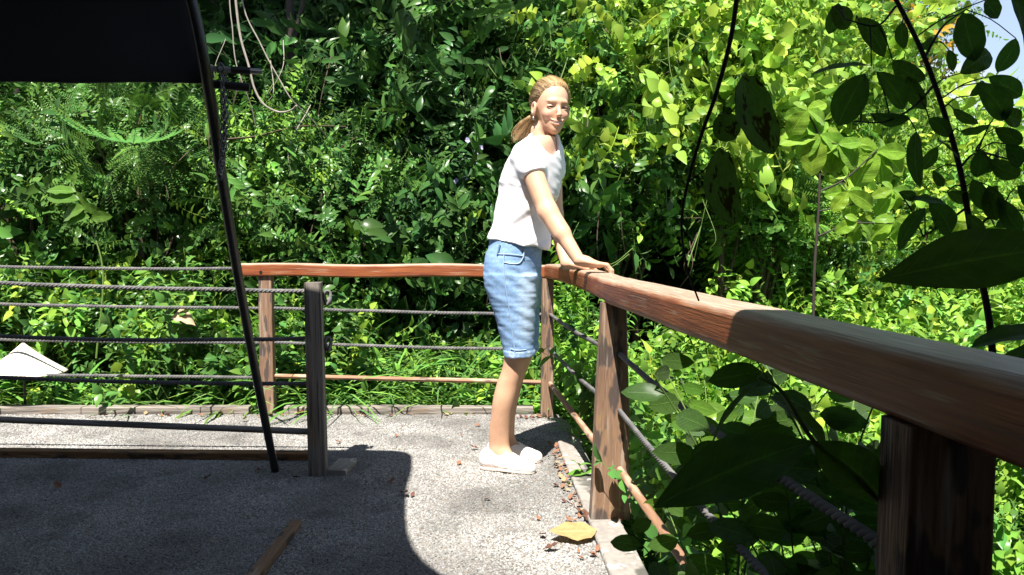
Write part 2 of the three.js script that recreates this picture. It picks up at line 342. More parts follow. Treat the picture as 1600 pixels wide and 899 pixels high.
// ------------------------------------------------------------------ black swing canopy over the photographer
{
  const o = thing('canopy', 'black canopy with a hanging dark sheet and a leaning black tube leg, upper left', 'canopy');
  const leg = [at(431, 742, 3.34), at(392, 545, 2.99), at(350, 300, 2.55), at(331, 170, 2.37), at(318, 95, 2.28), at(303, 20, 2.24), at(280, -60, 2.2)];
  leg.push(V(leg[6].x - 0.06, 2.0, -2.1));
  part('leg', tube(leg, 0.0165, 0.0165, 12, 60), M.blackMetal, o);
  // back sheet with a slightly uneven lower edge
  const pos = [], idx = [], uv = [], nx = 40, ny = 10;
  for (const face of [0, 1]) for (let j = 0; j <= ny; j++) for (let i = 0; i <= nx; i++) {
    const s = i / nx, t = j / ny, y0 = 1.430 + 0.018 * (1 - s) + 0.004 * n3(s * 6, 1, 1), y1 = 2.0, y = lerp(y0, y1, t);
    const xr = lerp(-0.875, -0.99, Math.pow(t, 1.3));
    pos.push(lerp(-3.2, xr, s), y, -2.32 - face * 0.012 + 0.012 * n3(s * 9, t * 2, 4)); uv.push(s, t);
  }
  const st = (nx + 1) * (ny + 1);
  for (let j = 0; j < ny; j++) for (let i = 0; i < nx; i++) { const a = j * (nx + 1) + i, b = a + 1, c = a + nx + 1, d = c + 1; idx.push(a, b, c, b, d, c, a + st, c + st, b + st, b + st, c + st, d + st); }
  for (let i = 0; i < nx; i++) { const a = i, b = i + 1; idx.push(a, a + st, b, b, a + st, b + st); }
  for (let j = 0; j < ny; j++) { const a = j * (nx + 1) + nx, c = a + nx + 1; idx.push(a, a + st, c, c, a + st, c + st); }
  part('back_sheet', geom(pos, idx, uv), M.tarp, o);
  // roof: its rounded right side throws the curved shadow on the platform
  const curve = new THREE.CatmullRomCurve3([V(-0.95, 0, 2.57), V(-0.76, 0, 2.53), V(-0.705, 0, 2.3), V(-0.68, 0, 1.92), V(-0.54, 0, 1.27), V(-0.2, 0, 0.93), V(0.27, 0, 0.77), V(1.0, 0, 0.74), V(1.9, 0, 0.8)]).getPoints(40).map(p => new THREE.Vector2(p.x, p.z));
  const s = new THREE.Shape([new THREE.Vector2(-4.5, 2.57), ...curve, new THREE.Vector2(1.9, -2.2), new THREE.Vector2(-4.5, -2.2)]);
  part('roof', new THREE.ExtrudeGeometry(s, { depth: 0.03, bevelEnabled: true, bevelSize: 0.008, bevelThickness: 0.008, bevelSegments: 2 }).rotateX(-Math.PI / 2).translate(0, 2.01, 0), M.roof, o);
  part('roof_beam', sweep(roundRect(0.05, 0.045, 0.006), line(V(-3.0, 1.87, -2.20), V(-1.06, 1.866, -2.20), 10), { wobble: 0.04 }), M.post, o);
  part('corner_brace', sweep(roundRect(0.05, 0.012, 0.003), line(V(-0.985, 1.99, -2.19), V(-0.895, 1.795, -2.21), 6), { scale: t => [lerp(1.2, 0.25, t), 1] }), M.bar, o);
  const b0 = at(326, 107, 2.30), b1 = at(409, 112, 2.33), b2 = at(326, 131, 2.34), b3 = at(390, 137, 2.36);
  part('cross_bar', sweep(circle(0.0085, 12), line(b0, b1, 6)), M.steel, o);
  part('cross_bar', sweep(circle(0.0125, 12), line(b2, b3, 6)), M.blackMetal, o);
  part('bar_sleeve', sweep(circle(0.0105, 12), line(b0.clone().lerp(b1, 0.42), b0.clone().lerp(b1, 0.78), 4)), M.blackMetal, o);
  for (const [x, z] of [[-4.3, -2.4], [-4.3, 2.0], [1.75, 2.0]]) part('roof_post', sweep(circle(0.03, 8), line(V(x, x > 0 ? ground(x, -2) : 0, z), V(x, 2.01, z), 4), { side: V(1, 0, 0) }), M.blackMetal, o);
  part('added_rear_wall', new THREE.BoxGeometry(6.2, 2.0, 0.05).translate(-1.35, 1.005, 2.1), M.roof, o);  // unseen wall, added to block sky light from behind the camera
  part('added_side_wall', new THREE.BoxGeometry(0.05, 2.0, 3.2).translate(-4.4, 1.005, 0.47), M.roof, o);  // unseen wall, added to keep sky light out on the left
  // chain
  const c = thing('chain', 'dark steel chain hanging from the bar beside the leaning black leg', 'chain');
  const link = new THREE.TorusGeometry(0.0072, 0.0021, 6, 12).scale(1, 1.55, 1);
  const strand = (a, b, bow) => { const n = Math.round(a.distanceTo(b) / 0.0165); for (let k = 0; k <= n; k++) { const t = k / n, m = part('link', link, M.chain, c); m.position.copy(a).lerp(b, t); m.position.x += bow * Math.sin(t * Math.PI); m.rotation.set(0.1, k % 2 ? 1.35 : 0.25, 0); } };
  strand(at(345, 106, 2.3), at(346, 262, 2.44), 0.006); strand(at(349, 112, 2.325), at(343, 275, 2.46), 0.012);
  const P = []; for (let k = 0; k <= 14; k++) { const a = k / 14 * 6.28; P.push(V(0.016 * Math.cos(a), 0.016 * Math.sin(a), 0)); }
  const ring = part('link', sweep(circle(0.002, 5), P, { side: V(0, 0, 1) }), M.chain, c); ring.position.copy(at(345, 107, 2.305)); ring.rotation.y = 1.2;
}

// ------------------------------------------------------------------ leaves and sprigs
// a leaf along +z with its upper face to +y
function leafData(L, W, { peak = 0.42, sharp = 1, fold = 0.25, droop = 0.25, seg = 5, cols = 1, twist = 0, wave = 0, curve = 0 } = {}) {
  const pos = [], uv = [], idx = [], e = Math.log(0.5) / Math.log(peak), nc = cols * 2 + 1;
  for (let i = 0; i <= seg; i++) {
    const t = i / seg, w = W / 2 * Math.pow(Math.max(0, Math.sin(Math.PI * Math.pow(t, e))), sharp) + (i === 0 || i === seg ? 0.0004 : 0);
    const a = droop * t * t, z = L * t * (1 - 0.25 * droop * droop * t * t), y = -L * a * 0.75;
    for (let j = -cols; j <= cols; j++) {
      const s = j / cols, x = w * s, c = Math.cos(twist * t), n = Math.sin(twist * t), yy = Math.abs(x) * fold + wave * w * Math.sin(t * 17 + s * 2) * Math.abs(s);
      pos.push(x * c - yy * n + curve * L * Math.sin(Math.PI * t), y + x * n + yy * c, z); uv.push(0.5 + s * 0.5, t);
    }
  }
  for (let i = 0; i < seg; i++) for (let j = 0; j < nc - 1; j++) { const a = i * nc + j, b = a + 1, c = a + nc, d = c + 1; idx.push(a, c, b, b, c, d); }
  return { pos, uv, idx };
}
class Sprig {
  constructor() { this.g = []; }
  leaf(data, m, col) {
    const n = data.pos.length / 3, c = []; for (let i = 0; i < n; i++) c.push(...col);
    const g = geom(data.pos, data.idx, data.uv, c); g.applyMatrix4(m); this.g.push(g); return this;
  }
  stem(pts, r0, r1, col) {
    const g = tube(pts, r0, r1, 3, 6), c = []; for (let i = 0; i < g.attributes.position.count; i++) c.push(...col);
    g.setAttribute('color', new THREE.Float32BufferAttribute(c, 3)); this.g.push(g); return this;
  }
  done() { return mergeGeometries(this.g); }
}
function basis(origin, dir, up) {                                  // +z along dir, +y near up
  const z = dir.clone().normalize(), x = V().crossVectors(up, z); if (x.lengthSq() < 1e-6) x.set(1, 0, 0); x.normalize();
  return new THREE.Matrix4().makeBasis(x, V().crossVectors(z, x), z).setPosition(origin);
}
const jit = (r, k = 0.35) => { const b = 1 - k / 2 + k * r(), h = (r() - 0.5) * 0.25; return [b * (1 + h), b, b * (1 - h)]; };
// sprig along +y: leaves alternate on a twig
function makeSprig(seed, { len = 0.3, n = 9, L = 0.08, W = 0.04, lift = 0.3, hang = 0.3, leaf = {}, bend = 0.08, tip = true, pair = false }) {
  const r = rng(seed), s = new Sprig(), bx = (r() - 0.5) * bend * 2, bz = bend * (0.5 + r());
  const P = t => V(bx * t * t, len * t * (1 - 0.2 * t), bz * t * t);
  s.stem([P(0), P(0.5), P(1)], 0.003, 0.0012, [1.1, 0.9, 0.7]);
  for (let i = 0; i < n; i++) {
    const t = pair ? (Math.floor(i / 2) + 0.7) / (n / 2) : (i + 0.6) / n, last = tip && i === n - 1;
    const az = last ? 0 : (i % 2 ? 1 : -1) * (1.15 + 0.5 * (r() - 0.5)) + (r() - 0.5) * 1.1;
    const dir = last ? V(bx, len, bz).normalize() : V(Math.sin(az), lift + (r() - 0.5) * 0.5 - hang, Math.cos(az) * 0.6 + 0.15);
    const k = (0.7 + 0.5 * r()) * (1 - 0.25 * t);
    s.leaf(leafData(L * k, W * k * (0.85 + 0.3 * r()), { ...leaf, droop: (leaf.droop ?? 0.25) * (0.5 + r()), twist: (r() - 0.5) * 0.6 }), basis(P(Math.min(t, 1)), dir, V((r() - 0.5) * 0.8, 1, 0.35 + (r() - 0.5) * 0.6)), jit(r));
  }
  return s.done();
}
function pinnate(seed, len, pairs, L, W, droop = 0.5) {            // a feather leaf of many narrow leaflets, along +y
  const r = rng(seed), s = new Sprig(), P = t => V(0, len * t * (1 - 0.25 * droop * t), len * droop * t * t * 0.7);
  s.stem([P(0), P(0.5), P(1)], 0.002, 0.0008, [1, 1, 0.6]);
  for (let i = 0; i < pairs; i++) for (const q of [-1, 1]) {
    const t = 0.12 + 0.88 * (i + 0.5) / pairs, k = Math.sin(Math.PI * (0.15 + 0.75 * t));
    const d = P(t + 0.02).sub(P(t)).normalize();
    s.leaf(leafData(L * k, W, { seg: 3, droop: 0.25, fold: 0.1, peak: 0.45 }), basis(P(t), V(q, 0, 0).addScaledVector(d, 0.55).add(V(0, 0, 0.12 * r())), V(0, 0.25, 1)), jit(r, 0.2));
  }
  return s.done();
}
function bipinnate(seed) {                                          // several feather leaves fanned on one stalk
  const r = rng(seed), gs = [];
  for (let i = 0; i < 8; i++) { const g = pinnate(seed * 9 + i, 0.2 + 0.08 * r(), 14, 0.034, 0.0125, 0.5), a = (i - 3.5) * 0.36; g.rotateZ(-a); g.translate(0.02 * Math.sin(a), i * 0.012, 0); gs.push(g); }
  return mergeGeometries(gs);
}
function whorl(seed, n, L, W, o) {
  const r = rng(seed), s = new Sprig(); s.stem([V(0, -0.22, -0.02), V(0, -0.1, 0.01), V(0, 0, 0)], 0.005, 0.004, [1, 0.8, 0.6]);
  for (let i = 0; i < n; i++) { const a = i * 2.4 + r(), k = 0.7 + 0.4 * r(); s.leaf(leafData(L * k, W * k, { seg: 6, ...o, droop: 0.35 * r() + 0.15 }), basis(V(0, -0.05 * r(), 0), V(Math.cos(a), 0.35 + 0.6 * (1 - i / n), Math.sin(a)), V(0, 1, 0)), jit(r)); }
  return s.done();
}
function tuft(seed, n, H, W, spread) {                              // grass along +y
  const r = rng(seed), s = new Sprig();
  for (let i = 0; i < n; i++) {
    const a = r() * 6.28, k = 0.5 + 0.6 * r(), b = V((r() - 0.5) * 0.12, 0, (r() - 0.5) * 0.12);
    s.leaf(leafData(H * k, W, { seg: 5, peak: 0.3, sharp: 0.6, fold: 0.3, droop: 0.5 + 0.9 * r(), twist: (r() - 0.5) * 2 }), basis(b, V(Math.cos(a) * spread, 1, Math.sin(a) * spread), V(Math.cos(a), 0.2, Math.sin(a)).negate().add(V(0, 0.6, 0))), jit(r, 0.4));
  }
  return s.done();
}
const K = {};
const kind = (name, mat, make, seeds = [1, 2, 3]) => { K[name] = { mat, geos: seeds.map(make) }; };
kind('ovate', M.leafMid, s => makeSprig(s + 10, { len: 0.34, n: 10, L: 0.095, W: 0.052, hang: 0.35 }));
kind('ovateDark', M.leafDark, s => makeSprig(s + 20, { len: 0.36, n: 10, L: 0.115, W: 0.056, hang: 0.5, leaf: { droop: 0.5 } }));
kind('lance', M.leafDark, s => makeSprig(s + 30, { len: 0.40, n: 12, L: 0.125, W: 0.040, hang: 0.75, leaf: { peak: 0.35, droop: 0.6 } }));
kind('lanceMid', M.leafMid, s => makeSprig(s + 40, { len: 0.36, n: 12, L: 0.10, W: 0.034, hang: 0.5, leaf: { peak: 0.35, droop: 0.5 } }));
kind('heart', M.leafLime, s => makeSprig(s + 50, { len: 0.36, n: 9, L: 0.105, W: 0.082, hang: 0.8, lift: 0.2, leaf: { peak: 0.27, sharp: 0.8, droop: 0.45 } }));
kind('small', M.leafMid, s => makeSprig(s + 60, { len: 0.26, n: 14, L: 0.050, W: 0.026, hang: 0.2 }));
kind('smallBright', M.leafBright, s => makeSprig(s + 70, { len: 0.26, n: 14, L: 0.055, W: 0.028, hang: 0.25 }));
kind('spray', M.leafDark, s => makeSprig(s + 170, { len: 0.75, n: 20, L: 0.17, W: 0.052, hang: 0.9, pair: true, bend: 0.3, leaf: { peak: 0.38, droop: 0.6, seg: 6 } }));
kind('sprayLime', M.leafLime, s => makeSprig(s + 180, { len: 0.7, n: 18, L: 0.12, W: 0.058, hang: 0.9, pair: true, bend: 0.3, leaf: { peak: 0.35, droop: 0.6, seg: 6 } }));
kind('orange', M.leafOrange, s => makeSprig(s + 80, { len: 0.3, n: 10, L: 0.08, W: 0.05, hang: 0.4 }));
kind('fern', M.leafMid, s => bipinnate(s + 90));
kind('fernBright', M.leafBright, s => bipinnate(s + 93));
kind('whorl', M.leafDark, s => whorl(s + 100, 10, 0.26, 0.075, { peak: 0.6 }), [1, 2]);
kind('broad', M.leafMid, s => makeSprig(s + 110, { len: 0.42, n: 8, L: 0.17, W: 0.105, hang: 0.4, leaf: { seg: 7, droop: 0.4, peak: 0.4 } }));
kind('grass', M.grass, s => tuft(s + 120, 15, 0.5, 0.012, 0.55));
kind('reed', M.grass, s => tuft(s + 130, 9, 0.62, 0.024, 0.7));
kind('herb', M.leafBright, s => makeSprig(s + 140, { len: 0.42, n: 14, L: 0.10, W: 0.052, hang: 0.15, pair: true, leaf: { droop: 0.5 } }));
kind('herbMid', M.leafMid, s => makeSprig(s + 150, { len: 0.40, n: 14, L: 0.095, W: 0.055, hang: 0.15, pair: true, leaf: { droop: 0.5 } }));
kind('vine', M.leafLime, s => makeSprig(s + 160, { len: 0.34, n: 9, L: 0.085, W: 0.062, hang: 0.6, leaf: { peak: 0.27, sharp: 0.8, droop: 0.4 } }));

function scatter(parent, name, kd, n, place) {                      // instanced sprigs: place(i) -> [position, direction, scale, tint]
  const k = K[kd], m4 = new THREE.Matrix4(), q = new THREE.Quaternion(), q2 = new THREE.Quaternion(), Y = V(0, 1, 0), col = new THREE.Color(), made = [];
  k.geos.forEach((g, gi) => {
    const c = Math.floor(n / k.geos.length), im = new THREE.InstancedMesh(g, k.mat, c); im.name = name; im.userData.kind = 'stuff'; im.castShadow = im.receiveShadow = true;
    for (let i = 0; i < c; i++) {
      const [p, dir, s, tint, spin] = place(gi * c + i);
      q.setFromUnitVectors(Y, dir.normalize()).multiply(q2.setFromAxisAngle(Y, spin));
      im.setMatrixAt(i, m4.compose(p, q, V(s, s, s))); im.setColorAt(i, col.setRGB(...tint));
    }
    parent.add(im); made.push(im);
  });
  return made;
}
let plantSeed = 1000;
function crown(parent, kd, c, rad, n, { scale = 1, up = 0.25, out = 0.8, tint = [1, 1, 1], lump = 0.5, inner = 0.4, vary = 0.7 } = {}) {
  const r = rng(plantSeed++), o = r() * 50;
  return scatter(parent, 'foliage', kd, n, () => {
    const th = r() * 6.2832, cy = r() * 2 - 1, sy = Math.sqrt(1 - cy * cy), d = V(sy * Math.cos(th), cy, sy * Math.sin(th));
    const lumpy = 1 + lump * n3(d.x * 1.8 + o, d.y * 1.8, d.z * 1.8) + lump * 0.5 * n3(d.x * 4 + o, d.y * 4, d.z * 4), k = Math.pow(lerp(inner * inner * inner, 1, r()), 1 / 3) * lumpy;
    const p = V(c.x + d.x * rad[0] * k, c.y + d.y * rad[1] * k, c.z + d.z * rad[2] * k);
    const b = 1 - vary / 2 + vary * r(), w = (r() - 0.5) * 0.3;
    return [p, d.multiplyScalar(out).add(V((r() - 0.5) * 1.1, up + (r() - 0.5) * 0.9, (r() - 0.5) * 1.1)), scale * (0.6 + 1.0 * Math.pow(r(), 1.6)), [tint[0] * b * (1 + w), tint[1] * b, tint[2] * b * (1 - w)], r() * 6.28];
  });
}
// a shrub or tree: stem with limbs, crown of one or two kinds of sprig
function plant(name, label, cat, group, [px, py, d], rad, kinds, o = {}) {
  const c = at(px, py, d), r = rng(plantSeed * 7), bx = c.x + (o.off ?? 0), g0 = ground(bx, d) - 0.03;
  const t = thing(name, label, cat, [bx, g0, c.z], group), cc = V(c.x - bx, c.y - g0, 0);
  const limbs = [], tr = o.trunk ?? 0.035;
  limbs.push(tube([V(0, 0, 0), V(0.08 * (r() - 0.5), cc.y * 0.45, 0.1 * (r() - 0.5)), V(cc.x * 0.8, cc.y, 0)], tr, tr * 0.5, 7, 14));
  for (let i = 0; i < 7; i++) {
    const a = i * 2.4 + r(), h = V(cc.x + rad[0] * 0.75 * Math.cos(a), cc.y + rad[1] * (0.9 * r() - 0.2), rad[2] * 0.75 * Math.sin(a)), s = V(cc.x * 0.5, cc.y * (0.35 + 0.4 * r()), 0);
    limbs.push(tube([s, s.clone().lerp(h, 0.5).add(V(0, 0.12, 0)), h], tr * 0.45, tr * 0.12, 5, 8));
  }
  part('trunk', mergeGeometries(limbs), o.bark ?? M.bark, t);
  for (const [kd, n, oo] of kinds) crown(t, kd, cc, rad, n, { ...o, ...oo });
  return t;
}
// ------------------------------------------------------------------ the jungle wall, from left to right
{
  const gL = 'shrubs and small trees of the thicket behind the railing';
  const P = (name, label, c, rad, kinds, o) => plant(name, label, /tree/.test(name) ? 'tree' : 'shrub', gL, c, rad, kinds, o);
  // far backdrop
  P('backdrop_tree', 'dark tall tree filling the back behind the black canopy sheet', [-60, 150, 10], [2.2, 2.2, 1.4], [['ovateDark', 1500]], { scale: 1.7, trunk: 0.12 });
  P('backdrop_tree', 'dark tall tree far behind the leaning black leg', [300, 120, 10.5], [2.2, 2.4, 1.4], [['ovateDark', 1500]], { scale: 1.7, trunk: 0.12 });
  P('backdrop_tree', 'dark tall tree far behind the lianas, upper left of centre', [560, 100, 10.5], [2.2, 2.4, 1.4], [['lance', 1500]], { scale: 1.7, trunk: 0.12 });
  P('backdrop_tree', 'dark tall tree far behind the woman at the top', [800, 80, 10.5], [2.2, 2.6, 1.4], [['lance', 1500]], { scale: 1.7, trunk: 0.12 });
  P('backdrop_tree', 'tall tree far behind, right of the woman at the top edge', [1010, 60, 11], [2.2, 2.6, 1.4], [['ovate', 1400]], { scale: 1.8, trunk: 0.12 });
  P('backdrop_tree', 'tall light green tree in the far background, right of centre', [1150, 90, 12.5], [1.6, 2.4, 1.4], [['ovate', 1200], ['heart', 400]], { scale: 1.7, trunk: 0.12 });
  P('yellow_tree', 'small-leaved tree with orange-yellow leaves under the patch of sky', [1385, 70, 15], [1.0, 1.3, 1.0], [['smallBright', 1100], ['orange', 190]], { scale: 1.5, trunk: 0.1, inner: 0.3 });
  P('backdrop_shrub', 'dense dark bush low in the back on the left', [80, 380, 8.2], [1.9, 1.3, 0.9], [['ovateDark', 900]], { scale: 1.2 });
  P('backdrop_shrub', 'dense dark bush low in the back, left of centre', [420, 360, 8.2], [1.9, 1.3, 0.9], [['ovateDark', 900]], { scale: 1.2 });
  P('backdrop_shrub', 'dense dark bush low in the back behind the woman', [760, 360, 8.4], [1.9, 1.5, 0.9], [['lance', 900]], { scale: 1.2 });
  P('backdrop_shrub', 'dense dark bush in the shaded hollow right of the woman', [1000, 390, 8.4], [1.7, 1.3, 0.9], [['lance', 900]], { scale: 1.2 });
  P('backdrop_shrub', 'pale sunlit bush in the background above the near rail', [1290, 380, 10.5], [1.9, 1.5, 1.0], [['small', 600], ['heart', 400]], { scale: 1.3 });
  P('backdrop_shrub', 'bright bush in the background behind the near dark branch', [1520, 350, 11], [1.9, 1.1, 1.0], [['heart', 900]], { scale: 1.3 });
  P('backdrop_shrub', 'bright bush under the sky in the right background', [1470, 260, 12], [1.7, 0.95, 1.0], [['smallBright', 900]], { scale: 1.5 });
  // crowns that reach over the clearing above the picture and shade the thicket
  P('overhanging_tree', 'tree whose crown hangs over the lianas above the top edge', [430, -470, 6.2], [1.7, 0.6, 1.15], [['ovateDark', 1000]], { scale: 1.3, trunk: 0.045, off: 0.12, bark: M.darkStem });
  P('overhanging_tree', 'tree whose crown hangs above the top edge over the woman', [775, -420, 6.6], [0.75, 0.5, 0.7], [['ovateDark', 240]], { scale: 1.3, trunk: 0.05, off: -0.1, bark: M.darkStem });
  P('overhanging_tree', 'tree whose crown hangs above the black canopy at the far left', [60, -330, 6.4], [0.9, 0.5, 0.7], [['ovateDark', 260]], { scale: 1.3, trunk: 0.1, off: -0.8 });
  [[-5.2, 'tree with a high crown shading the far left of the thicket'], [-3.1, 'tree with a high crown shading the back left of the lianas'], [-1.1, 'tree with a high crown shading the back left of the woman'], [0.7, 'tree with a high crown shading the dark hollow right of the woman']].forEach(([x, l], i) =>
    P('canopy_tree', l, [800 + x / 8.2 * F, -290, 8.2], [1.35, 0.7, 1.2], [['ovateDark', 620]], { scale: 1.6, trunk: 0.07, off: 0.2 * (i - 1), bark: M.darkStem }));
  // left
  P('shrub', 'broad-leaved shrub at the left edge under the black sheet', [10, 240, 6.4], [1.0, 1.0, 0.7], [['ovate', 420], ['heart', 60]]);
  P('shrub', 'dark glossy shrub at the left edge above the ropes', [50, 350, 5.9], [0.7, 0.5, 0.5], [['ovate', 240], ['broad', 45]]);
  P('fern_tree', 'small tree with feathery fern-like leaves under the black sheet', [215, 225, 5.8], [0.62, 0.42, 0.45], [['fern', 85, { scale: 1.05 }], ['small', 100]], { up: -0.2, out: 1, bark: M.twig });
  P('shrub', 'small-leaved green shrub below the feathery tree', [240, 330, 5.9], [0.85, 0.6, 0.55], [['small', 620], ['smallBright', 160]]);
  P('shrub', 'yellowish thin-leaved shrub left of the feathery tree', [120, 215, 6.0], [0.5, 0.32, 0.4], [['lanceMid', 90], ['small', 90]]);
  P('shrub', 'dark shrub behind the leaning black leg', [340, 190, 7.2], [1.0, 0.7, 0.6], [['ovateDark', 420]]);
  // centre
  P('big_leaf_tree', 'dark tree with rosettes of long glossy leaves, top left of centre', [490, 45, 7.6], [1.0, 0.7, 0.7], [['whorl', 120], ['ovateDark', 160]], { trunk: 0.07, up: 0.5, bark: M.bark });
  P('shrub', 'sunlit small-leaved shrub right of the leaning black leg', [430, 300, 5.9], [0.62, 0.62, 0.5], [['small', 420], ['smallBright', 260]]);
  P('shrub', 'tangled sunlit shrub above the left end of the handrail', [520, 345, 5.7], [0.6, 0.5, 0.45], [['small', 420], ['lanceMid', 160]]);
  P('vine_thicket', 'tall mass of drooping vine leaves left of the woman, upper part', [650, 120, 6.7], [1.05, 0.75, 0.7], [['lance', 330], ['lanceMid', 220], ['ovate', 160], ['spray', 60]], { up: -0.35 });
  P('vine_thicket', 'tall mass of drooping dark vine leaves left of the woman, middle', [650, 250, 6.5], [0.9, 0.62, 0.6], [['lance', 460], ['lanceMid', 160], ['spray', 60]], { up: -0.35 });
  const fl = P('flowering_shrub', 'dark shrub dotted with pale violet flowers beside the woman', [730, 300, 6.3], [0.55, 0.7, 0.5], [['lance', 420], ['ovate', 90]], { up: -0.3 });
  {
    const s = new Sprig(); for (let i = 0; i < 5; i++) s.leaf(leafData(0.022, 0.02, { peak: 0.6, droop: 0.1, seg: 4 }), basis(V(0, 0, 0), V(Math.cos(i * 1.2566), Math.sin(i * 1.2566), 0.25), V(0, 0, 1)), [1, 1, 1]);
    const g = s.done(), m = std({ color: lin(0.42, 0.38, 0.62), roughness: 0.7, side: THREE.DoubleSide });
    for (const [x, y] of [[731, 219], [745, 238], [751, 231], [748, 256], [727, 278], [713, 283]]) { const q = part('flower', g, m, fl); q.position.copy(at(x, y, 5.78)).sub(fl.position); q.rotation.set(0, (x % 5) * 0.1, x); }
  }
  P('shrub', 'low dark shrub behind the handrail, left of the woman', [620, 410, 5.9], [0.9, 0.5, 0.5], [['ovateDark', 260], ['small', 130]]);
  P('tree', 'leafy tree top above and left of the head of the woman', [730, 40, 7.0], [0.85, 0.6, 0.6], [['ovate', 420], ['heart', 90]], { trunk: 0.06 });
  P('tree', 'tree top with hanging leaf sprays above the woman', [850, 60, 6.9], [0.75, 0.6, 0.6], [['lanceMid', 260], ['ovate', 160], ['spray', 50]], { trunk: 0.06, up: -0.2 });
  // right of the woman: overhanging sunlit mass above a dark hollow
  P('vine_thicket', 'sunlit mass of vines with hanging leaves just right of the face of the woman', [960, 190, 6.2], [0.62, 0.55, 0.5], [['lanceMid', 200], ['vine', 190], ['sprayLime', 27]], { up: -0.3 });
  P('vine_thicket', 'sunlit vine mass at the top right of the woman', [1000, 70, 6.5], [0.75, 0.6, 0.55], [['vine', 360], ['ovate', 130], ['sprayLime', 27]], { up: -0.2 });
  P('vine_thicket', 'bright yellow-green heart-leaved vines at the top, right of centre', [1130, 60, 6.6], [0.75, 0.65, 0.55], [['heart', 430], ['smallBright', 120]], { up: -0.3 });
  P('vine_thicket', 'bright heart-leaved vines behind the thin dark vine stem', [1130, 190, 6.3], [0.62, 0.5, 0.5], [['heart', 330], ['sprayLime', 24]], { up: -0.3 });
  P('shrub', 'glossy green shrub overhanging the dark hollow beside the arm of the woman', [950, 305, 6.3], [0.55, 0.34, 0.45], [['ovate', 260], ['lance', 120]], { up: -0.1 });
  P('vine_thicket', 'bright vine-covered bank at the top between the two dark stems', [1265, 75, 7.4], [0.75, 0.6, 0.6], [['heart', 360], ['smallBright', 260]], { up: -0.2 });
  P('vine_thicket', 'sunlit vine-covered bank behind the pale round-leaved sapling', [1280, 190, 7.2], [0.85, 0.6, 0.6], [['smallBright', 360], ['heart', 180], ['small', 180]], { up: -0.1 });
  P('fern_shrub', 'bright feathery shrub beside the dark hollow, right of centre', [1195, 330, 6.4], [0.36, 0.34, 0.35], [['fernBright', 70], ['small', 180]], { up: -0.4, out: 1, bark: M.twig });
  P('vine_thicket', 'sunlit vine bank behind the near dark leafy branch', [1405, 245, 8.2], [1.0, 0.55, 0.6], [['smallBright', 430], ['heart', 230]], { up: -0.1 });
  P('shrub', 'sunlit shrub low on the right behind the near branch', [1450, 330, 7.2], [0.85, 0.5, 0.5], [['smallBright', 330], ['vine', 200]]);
  P('shrub', 'tangled pale shrub above the middle of the near rail', [1300, 385, 6.6], [0.7, 0.35, 0.5], [['small', 260], ['vine', 90]]);
}
